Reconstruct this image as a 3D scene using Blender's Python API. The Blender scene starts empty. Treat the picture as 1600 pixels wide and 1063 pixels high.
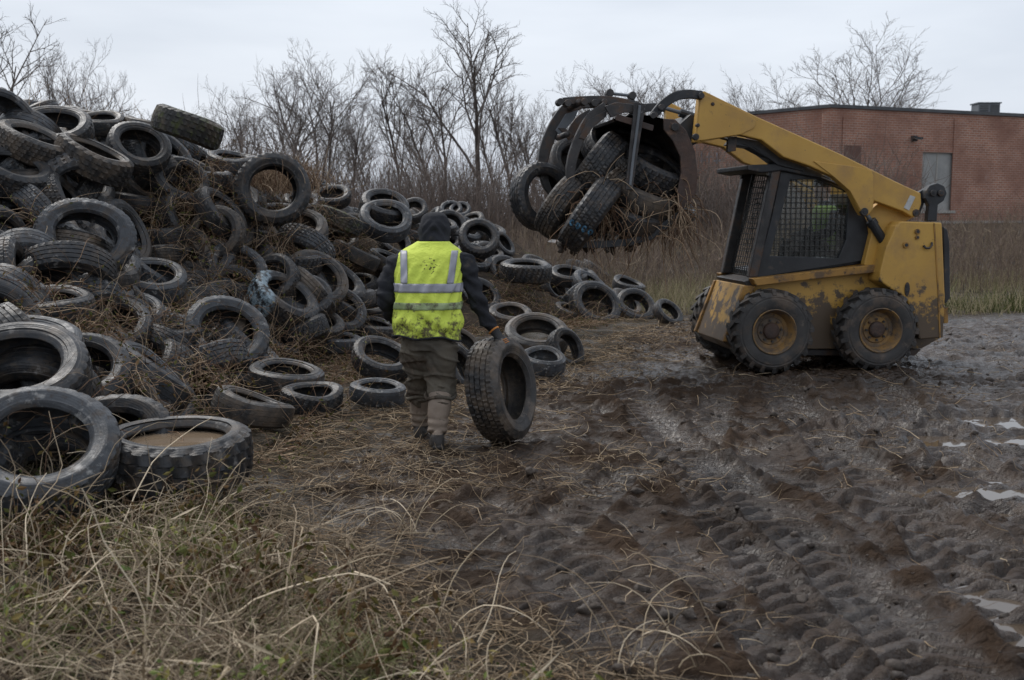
import bpy, bmesh, math, random
import numpy as np
from mathutils import Vector, Matrix, Quaternion

rng = np.random.default_rng(11)
random.seed(11)
scn = bpy.context.scene
COL = scn.collection
# ------------------------------------------------------------------ camera
FPX, CX, CY, HOR, CAMZ = 1700.0, 800.0, 531.5, 335.0, 1.65
TILT = math.atan((CY - HOR) / FPX)
cam = bpy.data.cameras.new('camera'); camo = bpy.data.objects.new('camera', cam); COL.objects.link(camo)
cam.sensor_width = 36.0; cam.lens = FPX * 36.0 / 1600.0
cam.clip_start = 0.1; cam.clip_end = 2000
camo.location = (0, 0, CAMZ); camo.rotation_euler = (math.pi / 2 - TILT, 0, 0)
cam.dof.use_dof = True; cam.dof.focus_distance = 9.0; cam.dof.aperture_fstop = 3.5
scn.camera = camo
# ------------------------------------------------------------------ overcast sky
world = bpy.data.worlds.new('World'); scn.world = world; world.use_nodes = True
nt = world.node_tree; N = nt.nodes; L = nt.links
bg = N['Background']; bg.inputs['Strength'].default_value = 0.1
SUN_EL, SUN_AZ = math.radians(52), math.radians(-40)
sky = N.new('ShaderNodeTexSky'); sky.sky_type = 'NISHITA'; sky.sun_disc = False
sky.sun_elevation = SUN_EL; sky.sun_rotation = SUN_AZ; sky.air_density = 1.5; sky.dust_density = 4
tc = N.new('ShaderNodeTexCoord'); mp = N.new('ShaderNodeMapping'); mp.inputs['Scale'].default_value = (1.4, 1.4, 7.0)
L.new(tc.outputs['Generated'], mp.inputs['Vector'])
nz = N.new('ShaderNodeTexNoise'); nz.inputs['Scale'].default_value = 1.6; nz.inputs['Detail'].default_value = 5; nz.inputs['Roughness'].default_value = .5
L.new(mp.outputs['Vector'], nz.inputs['Vector'])
rp = N.new('ShaderNodeValToRGB')
rp.color_ramp.elements[0].position = .32; rp.color_ramp.elements[0].color = (4.3, 4.72, 5.42, 1)
rp.color_ramp.elements[1].position = .68; rp.color_ramp.elements[1].color = (5.6, 5.98, 6.6, 1)
L.new(nz.outputs['Fac'], rp.inputs['Fac'])
mx = N.new('ShaderNodeMixRGB'); mx.inputs['Fac'].default_value = .92
L.new(sky.outputs['Color'], mx.inputs['Color1']); L.new(rp.outputs['Color'], mx.inputs['Color2'])
L.new(mx.outputs['Color'], bg.inputs['Color'])
sun = bpy.data.lights.new('sun', 'SUN'); suno = bpy.data.objects.new('sun', sun); COL.objects.link(suno)
sun.energy = 1.5; sun.angle = math.radians(35); sun.color = (1, .97, .93)
sd = Vector((math.sin(SUN_AZ) * math.cos(SUN_EL), math.cos(SUN_AZ) * math.cos(SUN_EL), math.sin(SUN_EL)))
suno.rotation_euler = sd.to_track_quat('Z', 'Y').to_euler()
scn.view_settings.view_transform = 'Standard'; scn.view_settings.look = 'None'
scn.view_settings.exposure = .62; scn.view_settings.gamma = 1; scn.view_settings.use_curve_mapping = False
scn.cycles.max_bounces = 6; scn.cycles.diffuse_bounces = 3; scn.cycles.glossy_bounces = 3
scn.cycles.use_denoising = True
# ------------------------------------------------------------------ helpers
CF = Vector((0, math.cos(TILT), -math.sin(TILT))); CU = Vector((0, math.sin(TILT), math.cos(TILT)))
CAM = Vector((0, 0, CAMZ))
def ray(px, py):
    return CF + Vector(((px - CX) / FPX, 0, 0)) - CU * ((py - CY) / FPX)
def at(px, py, Y):
    """point of the place at distance Y in front of the camera position"""
    d = ray(px, py); return CAM + d * (Y / d.y)
def gpt(px, py, z=0.0):
    d = ray(px, py); return CAM + d * ((z - CAMZ) / d.z)

def mesh_np(name, V, F, mat=None, smooth=False, attr=None):
    V = np.asarray(V, np.float32); me = bpy.data.meshes.new(name)
    if isinstance(F, np.ndarray):
        k = F.shape[1]; n = len(F); idx = F.astype(np.int32).ravel()
        starts = np.arange(n, dtype=np.int32) * k
    else:
        n = len(F); lens = np.array([len(f) for f in F], np.int32)
        idx = np.array([i for f in F for i in f], np.int32); starts = np.concatenate([[0], np.cumsum(lens)[:-1]]).astype(np.int32)
    me.vertices.add(len(V)); me.vertices.foreach_set('co', V.ravel())
    me.loops.add(len(idx)); me.loops.foreach_set('vertex_index', idx)
    me.polygons.add(n); me.polygons.foreach_set('loop_start', starts)
    me.polygons.foreach_set('use_smooth', np.full(n, smooth, bool))
    me.update(calc_edges=True)
    if attr is not None:
        for an, av in attr.items():
            a = me.attributes.new(an, 'FLOAT', 'POINT'); a.data.foreach_set('value', np.asarray(av, np.float32))
    if mat: me.materials.append(mat)
    return me
def obj(name, me, parent=None):
    o = bpy.data.objects.new(name, me); COL.objects.link(o)
    if parent: o.parent = parent
    return o
def tag(o, label=None, cat=None, group=None, kind=None):
    if label: o['label'] = label
    if cat: o['category'] = cat
    if group: o['group'] = group
    if kind: o['kind'] = kind
    return o
def empty(name, loc=(0, 0, 0), rz=0):
    o = bpy.data.objects.new(name, None); COL.objects.link(o); o.location = loc; o.rotation_euler = (0, 0, rz); o.empty_display_size = .1
    return o
class MB:
    """collects shapes into one mesh"""
    def __init__(s): s.v = []; s.f = []
    def add(s, V, F):
        b = len(s.v); s.v += [tuple(p) for p in V]; s.f += [tuple(i + b for i in f) for f in F]; return s
    def box(s, lo, hi):
        x0, y0, z0 = lo; x1, y1, z1 = hi
        return s.add([(x0,y0,z0),(x1,y0,z0),(x1,y1,z0),(x0,y1,z0),(x0,y0,z1),(x1,y0,z1),(x1,y1,z1),(x0,y1,z1)],
                     [(0,3,2,1),(4,5,6,7),(0,1,5,4),(1,2,6,5),(2,3,7,6),(3,0,4,7)])
    def prism(s, pts, v0, v1):
        """side outline [(u,z)] pushed from v0 to v1"""
        n = len(pts); a = sum(pts[i][0]*pts[(i+1)%n][1]-pts[(i+1)%n][0]*pts[i][1] for i in range(n))
        if a < 0: pts = pts[::-1]
        V = [(u, v0, z) for u, z in pts] + [(u, v1, z) for u, z in pts]
        F = [tuple(range(n)), tuple(range(2*n-1, n-1, -1))] + [(i, n+i, n+(i+1)%n, (i+1)%n) for i in range(n)]
        return s.add(V, F)
    def tube(s, P, R, n=8, cap=True):
        P = [Vector(p) for p in P]; R = [R]*len(P) if isinstance(R, (int, float)) else R
        V = []; F = []; up = None
        for i, p in enumerate(P):
            t = (P[min(i+1, len(P)-1)] - P[max(i-1, 0)]).normalized()
            if up is None: up = t.orthogonal().normalized()
            up = (up - t * up.dot(t)).normalized(); sd = t.cross(up)
            for k in range(n):
                a = 2*math.pi*k/n; V.append(p + (up*math.cos(a) + sd*math.sin(a)) * R[i])
        for i in range(len(P)-1):
            for k in range(n):
                F.append((i*n+k, i*n+(k+1)%n, (i+1)*n+(k+1)%n, (i+1)*n+k))
        if cap: F += [tuple(range(n-1, -1, -1)), tuple((len(P)-1)*n+k for k in range(n))]
        return s.add(V, F)
    def loft(s, rings):
        n = len(rings[0]); V = [p for r in rings for p in r]; F = []
        for i in range(len(rings)-1):
            for k in range(n): F.append((i*n+k, i*n+(k+1)%n, (i+1)*n+(k+1)%n, (i+1)*n+k))
        F += [tuple(range(n-1, -1, -1)), tuple((len(rings)-1)*n+k for k in range(n))]
        return s.add(V, F)
    def mesh(s, name, mat, smooth=False): return mesh_np(name, s.v, s.f, mat, smooth)
    def build(s, name, mat, parent=None, bevel=0, smooth=False, auto=False):
        o = obj(name, s.mesh(name, mat, smooth or auto), parent)
        if bevel:
            b = o.modifiers.new('bevel', 'BEVEL'); b.width = bevel; b.segments = 2; b.limit_method = 'ANGLE'; b.angle_limit = .6
        if auto:
            o.data.shade_smooth() if hasattr(o.data, 'shade_smooth') else None
            o.data.set_sharp_from_angle(angle=.6)
        return o
# 2d value noise ----------------------------------------------------
def vnoise(x, y, seed=0):
    xi = np.floor(x).astype(np.int64); yi = np.floor(y).astype(np.int64); fx = x - xi; fy = y - yi
    fx = fx*fx*fx*(fx*(fx*6-15)+10); fy = fy*fy*fy*(fy*(fy*6-15)+10)
    def h(a, b):
        n = (a*374761393 + b*668265263 + seed*974634777) & 0xffffffff
        n = ((n ^ (n >> 13)) * 1274126177) & 0xffffffff
        return ((n ^ (n >> 16)) & 0xffff) / 32767.5 - 1
    return (h(xi,yi)*(1-fx)+h(xi+1,yi)*fx)*(1-fy) + (h(xi,yi+1)*(1-fx)+h(xi+1,yi+1)*fx)*fy
def fbm(x, y, seed=0, o=4, g=.5):
    r = 0; a = 1; 
    for i in range(o):
        r = r + a*vnoise(x*2**i + 17.3*i, y*2**i - 9.1*i, seed+i); a *= g
    return r
def sstep(a, b, x): t = np.clip((x-a)/(b-a), 0, 1); return t*t*(3-2*t)
# ------------------------------------------------------------------ materials
class NT:
    def __init__(s, name):
        s.m = bpy.data.materials.new(name); s.m.use_nodes = True; s.t = s.m.node_tree
        s.p = s.t.nodes['Principled BSDF']
    def n(s, typ, **kw):
        nd = s.t.nodes.new(typ)
        for k, v in kw.items():
            if k in nd.inputs.keys(): nd.inputs[k].default_value = v
            else: setattr(nd, k, v)
        return nd
    def l(s, a, b): s.t.links.new(a, b)
    def noise(s, vec, scale, detail=5, rough=.6):
        nd = s.n('ShaderNodeTexNoise', Scale=scale, Detail=detail, Roughness=rough); s.l(vec, nd.inputs['Vector']); return nd.outputs['Fac']
    def rng(s, fac, a, b, c=0., d=1.):
        nd = s.n('ShaderNodeMapRange'); nd.inputs[1].default_value = a; nd.inputs[2].default_value = b; nd.inputs[3].default_value = c; nd.inputs[4].default_value = d
        s.l(fac, nd.inputs[0]); return nd.outputs[0]
    def mix(s, fac, a, b):
        nd = s.n('ShaderNodeMixRGB')
        if isinstance(fac, float): nd.inputs[0].default_value = fac
        else: s.l(fac, nd.inputs[0])
        for i, c in ((1, a), (2, b)):
            if isinstance(c, tuple): nd.inputs[i].default_value = (*c, 1)
            else: s.l(c, nd.inputs[i])
        return nd.outputs[0]
    def math(s, op, a, b=0.):
        nd = s.n('ShaderNodeMath', operation=op)
        for i, c in ((0, a), (1, b)):
            if isinstance(c, (int, float)): nd.inputs[i].default_value = c
            else: s.l(c, nd.inputs[i])
        return nd.outputs[0]
    def bump(s, h, strength, dist=.02):
        nd = s.n('ShaderNodeBump', Strength=strength, Distance=dist); s.l(h, nd.inputs['Height']); s.l(nd.outputs[0], s.p.inputs['Normal'])
def pm(name, c1, c2, scale=6., rough=(.5, .8), bump=.3, bscale=40., spots=(), metallic=0., spec=.5, rand=True, bdist=.01, zmud=None, rings=0.):
    t = NT(name); tc = t.n('ShaderNodeTexCoord'); vec = tc.outputs['Object']
    if rand:
        oi = t.n('ShaderNodeObjectInfo'); m = t.math('MULTIPLY', oi.outputs['Random'], 37.0)
        va = t.n('ShaderNodeVectorMath', operation='ADD'); t.l(vec, va.inputs[0]); t.l(m, va.inputs[1]); vec = va.outputs[0]
    f = t.noise(vec, scale); col = t.mix(t.rng(f, .35, .65), c1, c2)
    for (c, sc, lo, hi) in spots:
        col = t.mix(t.rng(t.noise(vec, sc, 8, .68), lo, hi), col, c)
    if zmud:   # splashed mud, thicker low on the machine
        c, z0, z1, sc = zmud
        sx = t.n('ShaderNodeSeparateXYZ'); t.l(tc.outputs['Object'], sx.inputs[0])
        g = t.rng(sx.outputs[2], z0, z1, .22, -.16)
        nn = t.math('ADD', t.noise(vec, sc, 8, .7), g)
        col = t.mix(t.rng(nn, .54, .62), col, c)
    t.l(col, t.p.inputs['Base Color'])
    f2 = t.noise(vec, scale*2.3, 6)
    t.l(t.rng(f2, .3, .7, rough[0], rough[1]), t.p.inputs['Roughness'])
    t.p.inputs['Metallic'].default_value = metallic; t.p.inputs['Specular IOR Level'].default_value = spec
    if bump:
        hgt = t.noise(vec, bscale, 6, .65)
        if rings:      # moulded rings of a tyre sidewall
            sx = t.n('ShaderNodeSeparateXYZ'); t.l(tc.outputs['Object'], sx.inputs[0])
            rad = t.math('SQRT', t.math('ADD', t.math('MULTIPLY', sx.outputs[0], sx.outputs[0]), t.math('MULTIPLY', sx.outputs[1], sx.outputs[1])))
            hgt = t.math('ADD', hgt, t.math('MULTIPLY', t.math('SINE', t.math('MULTIPLY', rad, 330.)), rings))
        t.bump(hgt, bump, bdist)
    return t.m
def strandmat(name, cols, rough=.8):
    t = NT(name); a = t.n('ShaderNodeAttribute', attribute_name='rnd'); r = t.n('ShaderNodeValToRGB')
    while len(r.color_ramp.elements) < len(cols): r.color_ramp.elements.new(.5)
    for i, c in enumerate(cols): r.color_ramp.elements[i].position = i/(len(cols)-1); r.color_ramp.elements[i].color = (*c, 1)
    t.l(a.outputs['Fac'], r.inputs[0]); t.l(r.outputs[0], t.p.inputs['Base Color']); t.p.inputs['Roughness'].default_value = rough
    t.p.inputs['Specular IOR Level'].default_value = .08
    return t.m
MUDC = (.062, .045, .034)
M = {}
M['rubber'] = pm('tyre_rubber', (.016,.0165,.018), (.034,.035,.038), 5, (.24,.62), .3, 50, [((.075,.057,.043), 3.2, .53, .66), ((.06,.049,.04), 13, .5, .62), ((.22,.205,.19), 9, .59, .72)], rings=.12, spec=.36)
M['rubber_mud'] = pm('muddy_rubber', (.02,.019,.019), (.035,.032,.03), 5, (.34,.78), .45, 45, [((.10,.075,.054), 3, .45, .60), ((.15,.12,.095), 11, .58, .70)], rings=.08)
M['rubber_moss'] = pm('mossy_rubber', (.022,.021,.02), (.035,.033,.03), 5, (.5,.85), .5, 50, [((.075,.058,.04), 3, .48, .6), ((.065,.075,.022), 5, .52, .64)])
M['rubber_grey'] = pm('weathered_rubber', (.03,.033,.037), (.068,.072,.079), 5, (.28,.66), .3, 50, [((.085,.066,.05), 3.2, .53, .66), ((.045,.038,.034), 14, .52, .62), ((.30,.29,.275), 8, .57, .70)], rings=.12, spec=.36)
M['yellow'] = pm('worn_yellow_paint', (.53,.31,.065), (.45,.255,.055), 1.6, (.38,.62), .08, 30, [((.36,.21,.07), 3, .50, .72), ((.20,.12,.055), 11, .64, .74), ((.06,.042,.03), 27, .65, .70)], zmud=((.095,.066,.042), .30, 1.35, 6))
M['yellow_dirty'] = pm('muddy_yellow_paint', (.36,.19,.04), (.27,.14,.035), 2.5, (.5,.75), .15, 30, [((.12,.075,.04), 5, .5, .62), ((.045,.033,.025), 11, .57, .64)])
M['black'] = pm('black_steel_paint', (.014,.015,.017), (.028,.03,.034), 4, (.4,.65), .15, 60, [((.075,.058,.044), 6, .6, .7)])
M['dark_steel'] = pm('worn_dark_steel', (.035,.033,.033), (.075,.07,.068), 5, (.35,.6), .3, 50, [((.085,.05,.032), 5, .5, .64), ((.17,.16,.155), 12, .63, .72)], metallic=.45)
M['rust'] = pm('rusty_steel', (.075,.042,.03), (.045,.032,.027), 5, (.6,.85), .5, 45, [((.13,.075,.048), 9, .56, .68)])
M['glass'] = pm('grimy_lens', (.5,.5,.48), (.35,.35,.34), 8, (.2,.4), 0)
# ------------------------------------------------------------------ the heap's tyres: pixel of the centre, width in pixels, axis, kind, look, label
TY = [
 (8,190,112,(.75,-.5,.4),'L','rubber_grey','ribbed dark tyre at the very top left corner of the heap'),
 (89,203,108,(.1,-.75,.65),'H','rubber','large dark crest tyre with its open hole facing out, left of the flat one'),
 (155,195,78,(.1,-.25,.95),'H','rubber','flat dark tyre on the crest behind two open ringed tyres'),
 (232,205,80,(.2,.1,.95),'S','rubber_mud','muddy domed tyre on the crest beside the mossy log-like tyre'),
 (293,200,116,(.36,-.06,.93),'L','rubber_moss','mossy log-like tyre seen edge-on at the highest point of the crest skyline'),
 (217,232,98,(.45,-.75,.45),'H','rubber','black tyre below the crest with smooth sidewall and open hole above brown vines'),
 (277,232,74,(.3,.35,.9),'H','rubber_grey','grey rounded tyre just right of the open tyre above the brown vines'),
 (145,252,120,(.42,-.12,.88),'L','rubber_mud','long cracked tread of a brown tyre above the square-looking tread block'),
 (102,291,112,(.72,-.42,-.5),'L','rubber_grey','pale worn tyre whose tread looks like a square block, upper left'),
 (52,228,118,(.42,-.15,.88),'A','rubber_mud','brown treaded tyre edge-on below the top left crest ring'),
 (16,272,124,(.45,-.3,.85),'A','rubber','dark tyre edge-on cut by the left border above the standing tyre'),
 (2,382,118,(.92,-.3,.2),'A','rubber','standing dark tyre cut by the left border halfway up the heap'),
 (132,374,142,(.5,-.78,.35),'A','rubber_grey','big grey open tyre with chunky tread showing on its left, mid heap'),
 (108,425,142,(-.08,.5,.86),'H','rubber','arched ribbed tread of a black tyre just under the big grey open tyre'),
 (236,438,110,(.25,-.35,.9),'S','rubber_grey','pale crescent tyre lying right of the arched ribbed tyre'),
 (252,370,92,(0,-.04,1),'H','rubber','upper tyre of a flat stack of two under the brown vine mat'),
 (248,400,88,(.02,0,1),'H','rubber_mud','lower tyre of a flat stack of two under the brown vine mat'),
 (218,318,86,(.15,0,1),'S','rubber','dark flat tyre buried under the large brown vine mat'),
 (178,350,80,(.7,-.5,.4),'H','rubber','dark tyre wedged behind the big grey open tyre'),
 (358,320,96,(.3,-.7,.6),'H','rubber','open black tyre left of the tall upright ring tyre'),
 (310,270,80,(.4,.2,.9),'S','rubber_mud','rounded muddy tyre between crest and the tall upright ring tyre'),
 (363,255,80,(.2,-.2,.95),'S','rubber_grey','light grey slumped tyre above left of the tall upright ring tyre'),
 (425,297,116,(.38,-.9,.15),'A','rubber','tall upright ring tyre with deep hole on the right shoulder of the heap'),
 (102,184,50,(.3,-.2,.9),'S','rubber','small dark tyre hump poking up behind the crest ring'),
 (82,485,142,(0,-.1,1),'H','rubber','edge-on tyre covered by a matted straw cap at left'),
 (200,490,110,(.35,-.5,.8),'S','rubber_grey','grey curved sidewall right of the straw-capped tyre'),
 (262,527,118,(.06,-.02,1),'H','rubber','flat black tyre edge-on in front of the open pale ring tyre'),
 (352,527,138,(.35,-.65,.65),'A','rubber_grey','pale open ring tyre with grass in its hole, lower middle of the heap'),
 (42,545,170,(.1,-.3,.95),'S','rubber_grey','smooth tyre with a pale patch at the left border above the black rimmed tyre'),
 (22,590,235,(.1,-.45,.87),'H','rubber','wide tyre with black hole at left border behind the largest tyre'),
 (62,708,240,(.26,-.58,.77),'A','rubber_grey','largest and nearest tyre, cut by the left border, hole facing the camera'),
 (275,712,238,(.03,-.06,1),'L','rubber','tyre lying flat and brim-full of brown rainwater in the left foreground'),
 (158,672,165,(.25,.05,.97),'L','rubber_moss','greenish tyre tread showing behind the two nearest tyres'),
 (235,590,150,(.55,.25,.78),'S','rubber_grey','collapsed pale tyre draped down the slope behind the water-filled tyre'),
 (262,622,100,(.75,-.3,.5),'A','rubber','short end of dark tread poking from beside the collapsed pale tyre'),
 (447,592,122,(.12,-.1,1),'S','rubber','flat smooth black tyre at the foot of the heap left of the worker'),
 (443,470,112,(.55,-.3,.75),'A','rubber','dark treaded tyre with faded pale blue paint on one end'),
 (415,494,94,(.55,-.3,.75),'S','rubber_mud','brown tyre pressed under the tyre with pale blue paint'),
 (462,362,102,(.1,-.7,.7),'S','rubber_mud','dusty brown ring tyre under the tall upright ring tyre'),
 (436,335,66,(.1,-.3,.95),'S','rubber_grey','pale tyre edge between the tall upright ring and the dusty brown ring'),
 (497,290,48,(.3,-.1,.9),'H','rubber','small dark tyre behind the shoulder right of the tall upright ring'),
 (517,310,62,(.1,-.6,.75),'H','rubber','open tyre on the skyline right of the tall upright ring tyre'),
 (525,347,82,(.3,.2,.9),'A','rubber_moss','moss-covered tyre with hanging weeds left of the worker\'s head height'),
 (600,324,80,(.35,-.45,.85),'H','rubber','black flattened ring tyre on the ridge behind the pale-edged ring'),
 (601,346,86,(.3,-.7,.6),'S','rubber_grey','pale-edged ring tyre on the ridge left of the worker\'s hood'),
 (645,331,50,(0,-.8,.6),'H','rubber','small ring tyre on the ridge just left above the worker\'s hood'),
 (616,383,60,(.5,-.7,.4),'A','rubber','chunky tyre beside the worker\'s left shoulder'),
 (650,366,46,(.3,-.1,.9),'S','rubber_grey','grey tyre peeking out left of the worker\'s hood'),
 (748,373,66,(.1,-.9,.3),'A','rubber','upright muddy ring tyre right of the worker\'s hood'),
 (739,404,60,(.35,-.7,.6),'H','rubber_grey','grey ring tyre touching the worker\'s right shoulder'),
 (763,398,52,(.2,-.5,.8),'H','rubber','smaller dark ring tyre overlapping the upright muddy ring'),
 (785,383,46,(.7,-.5,.3),'A','rubber','dark tyre edge closing the right end of the upper ridge'),
 (705,328,22,(0,-.8,.5),'S','rubber_grey','left of two tiny pale tyres far away on the ridge'),
 (719,329,22,(0,-.8,.5),'S','rubber_grey','right of two tiny pale tyres far away on the ridge'),
 (490,440,108,(.5,-.75,.3),'S','rubber_mud','upright tyre hooded with dead vines left of the worker'),
 (560,446,64,(0,-.5,.85),'H','rubber','thin-edged tyre lying open behind the worker\'s left elbow'),
 (528,536,74,(.1,-.1,1),'S','rubber_grey','low flat tyre left of the open tyre by the worker\'s knee'),
 (585,518,84,(.1,-.05,1),'S','rubber','flat black tyre lying above the open tyre by the worker\'s knee'),
 (597,562,98,(.25,-.55,.8),'H','rubber','open tyre with deep black hole beside the worker\'s left knee'),
 (555,400,80,(.4,.1,.9),'S','rubber_mud','muddy tyre half sunk in rubble left of the vest'),
 (525,382,70,(.2,-.4,.85),'A','rubber','dark tyre under the moss-covered one'),
 (822,424,80,(.05,-.15,1),'A','rubber','flat treaded tyre to the right of the upper ridge under the raised bucket'),
 (888,432,60,(.1,-.35,.93),'S','rubber','low smooth tyre lying right of the flat treaded one'),
 (868,452,50,(.6,-.7,.3),'S','rubber','upright tyre leaning below the flat treaded one'),
 (920,446,62,(.45,-.5,.7),'H','rubber_grey','grey tyre leaning above the two rings at the right end'),
 (890,488,46,(.3,-.2,.9),'S','rubber_mud','small muddy tyre left of the two rings at the right end'),
 (797,494,72,(.1,-.3,.95),'S','rubber_mud','vine-strewn flat tyre behind the worker\'s right forearm'),
 (838,526,104,(.05,-.45,.9),'S','rubber_mud','muddy ring tyre lying open behind the rolled tyre'),
 (848,566,78,(.1,-.2,.95),'S','rubber_grey','grey collapsed tyre right of the rolled tyre'),
 (884,546,58,(.62,-.75,.2),'H','rubber','bent upright tyre at the heap foot right of the rolled tyre'),
 (716,578,70,(.8,-.5,.2),'A','rubber','dark tread showing between the worker\'s leg and the rolled tyre'),
 (724,540,60,(.6,-.3,.7),'S','rubber_mud','tyre half hidden behind the worker\'s right hip'),
 (590,614,74,(.1,-.1,1),'S','rubber_grey','flat tyre at the heap foot left of the worker\'s boots'),
 (487,624,72,(.15,-.15,.97),'A','rubber','dark tyre edge sunk in litter at the heap foot'),
 (930,478,84,(.3,-.85,.35),'H','rubber','larger of the two open ring tyres at the right end of the heap'),
 (992,480,66,(.2,-.85,.45),'H','rubber','smaller of the two open ring tyres at the right end of the heap'),
 (1043,490,52,(.5,-.7,.5),'S','rubber','last tyre of the heap, nearest to the loader\'s front wheel'),
 (982,448,54,(.2,-.2,.95),'S','rubber','flat dark tyre lying above the smaller open ring at the right end'),
 (300,440,90,(.4,-.3,.85),'A','rubber_mud','tyre under the green-tinged vine tangle in mid heap'),
 (395,398,84,(.4,-.2,.85),'S','rubber','black tyre below the open black tyre and the vines'),
 (130,545,110,(.3,-.2,.9),'S','rubber_mud','brown tyre sunk in straw between the left border tyres'),
 (395,640,130,(.35,.1,.93),'S','rubber_mud','long muddy tyre back sunk in litter behind the water-filled tyre'),
 (672,420,80,(.2,-.4,.9),'A','rubber','tyre hidden mostly behind the vest'),
 (690,355,50,(.2,-.5,.85),'H','rubber','tyre just behind the worker\'s hood on the ridge'),
 (560,352,60,(.3,-.3,.9),'A','rubber_mud','muddy tyre between the mossy tyre and the pale-edged ring'),
 (470,318,60,(.3,-.5,.8),'H','rubber','dark tyre tucked right under the tall upright ring tyre'),
]
arr = np.array([(t[0], t[1], t[2]) for t in TY], float)
disp = arr[:,2] / (FPX*.72)
keep = (arr[:,2] > 30)
def heapdepth(px, py):
    """distance of the heap face, smoothed from the tyres' apparent sizes"""
    px = np.atleast_1d(np.asarray(px, float)); py = np.atleast_1d(np.asarray(py, float))
    d2 = ((px[:,None]-arr[None,keep,0])/120)**2 + ((py[:,None]-arr[None,keep,1])/75)**2
    w_ = np.exp(-.5*d2)*arr[None,keep,2] + 1e-9
    return np.clip((w_.sum(1)/(w_*disp[None,keep]).sum(1)), 4.5, 24)
TP = []
for t, d in zip(TY, disp):
    fit = 1/float(heapdepth(t[0], t[1])[0]); k = .25 if t[2] > 30 else 1.; d = max(d, 1/24.)
    Y = 1/((1-k)*fit + k*d); gz = gpt(t[0], t[1]+t[2]*.25, 0.02) if t[1] > HOR+20 else None
    if gz is not None and gz.y < Y: Y = gz.y               # nothing sinks under the ground
    P = at(t[0], t[1], Y); TP.append((P, t[2]*Y/FPX))
# ------------------------------------------------------------------ heights: mound (thin plate spline) and ground
ctrl = [(p.x, p.y + .1, max(p.z - .36, -.12)) for p, w in TP]
ctrl += [(-3.2,5.2,-.1),(-1.5,6.0,-.1),(-1.0,7.0,-.12),(-.75,8.4,-.12),(.2,9.6,-.12),(1.0,11,-.12),(1.9,13,-.12),(2.7,15.5,-.12),(3.4,18,-.2),
         (-2.4,4.6,-.4),(0,6.5,-.4),(1.5,9.5,-.4),(3,13,-.4),(4.6,18,-.5),(-4.6,4.6,-.05),(-7,4.6,-.05),(-9,4.6,-.1),
         (-5.5,6.5,1.0),(-7.5,6.5,1.1),(-7.5,9,2.1),(-8,12,2.7),(-9.5,9,2),(-9.5,14,2.6),(-7,15,2.5),(-5,15,2.3),(-3,15,2.0),(-4.2,13.5,2.35),(-2.6,13,2.0),(-7,19,.8),(-4,19,1.2),(-9,18,1),
         (-1.5,20,1.3),(-4,24,.4),(-1,27,.9),(-3,31,0),(1,27,.1),(1,22,.35),(3,24,-.2),(2,31,-.2),(-8,24,-.2),(-6,30,-.3),(-10,30,-.4),(6,28,-.5),(-12,14,1.5),(-12,8,1),(-13,20,-.3)]
ctrl += [(p.x*1.06, p.y+1.1, p.z-.5) for (p, w), t in zip(TP, TY) if t[1] < 262 and t[2] > 60]
ctrl = np.array(ctrl)
def _U(r2): return np.where(r2 > 1e-9, .5*r2*np.log(r2+1e-12), 0)
_n = len(ctrl); _d2 = ((ctrl[:,None,:2]-ctrl[None,:,:2])**2).sum(-1)
_A = np.zeros((_n+3, _n+3)); _A[:_n,:_n] = _U(_d2) + np.eye(_n)*.35; _A[:_n,_n] = 1; _A[:_n,_n+1:] = ctrl[:,:2]; _A[_n:,:_n] = _A[:_n,_n:].T
_w = np.linalg.solve(_A, np.concatenate([ctrl[:,2], np.zeros(3)]))
GX0, GY0, GS = -13., 4., .1; GNX, GNY = 200, 280
gx = GX0+np.arange(GNX)*GS; gy = GY0+np.arange(GNY)*GS
_X, _Y = np.meshgrid(gx, gy); _q = np.stack([_X.ravel(), _Y.ravel()], -1)
_z = np.concatenate([(_U(((q[:,None,:]-ctrl[None,:,:2])**2).sum(-1)) @ _w[:_n]) + _w[_n] + q @ _w[_n+1:] for q in np.array_split(_q, 20)])
MZ = np.clip(_z, -.5, 2.75).reshape(GNY, GNX)
MZ += .05*fbm(_X*1.6, _Y*1.6, 3)
for P, w_ in TP:                                     # soil never buries a tyre or stands in front of it
    for s_ in np.arange(0, 1.5, .12):
        c_ = P + (CAM-P).normalized()*float(s_); r_ = .36 if s_ < .3 else .30
        i0 = int((c_.x-GX0)/GS); j0 = int((c_.y-GY0)/GS)
        for j in range(max(j0-4, 0), min(j0+5, GNY)):
            for i in range(max(i0-4, 0), min(i0+5, GNX)):
                dd = math.hypot(gx[i]-c_.x, gy[j]-c_.y)
                if dd < r_: MZ[j,i] = min(MZ[j,i], c_.z - .13 + .10*dd/r_)
def mound(x, y):
    x = np.asarray(x, float); y = np.asarray(y, float)
    fx = np.clip((x-GX0)/GS, 0, GNX-1.001); fy = np.clip((y-GY0)/GS, 0, GNY-1.001); i = fx.astype(int); j = fy.astype(int); fx = fx-i; fy = fy-j
    z = (MZ[j,i]*(1-fx)+MZ[j,i+1]*fx)*(1-fy)+(MZ[j+1,i]*(1-fx)+MZ[j+1,i+1]*fx)*fy
    out = (x < GX0)|(x > GX0+GS*(GNX-1))|(y < GY0)|(y > GY0+GS*(GNY-1))
    return np.where(out, -.6, z)
def gxy(*p): q = gpt(*p); return (q.x, q.y)
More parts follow.
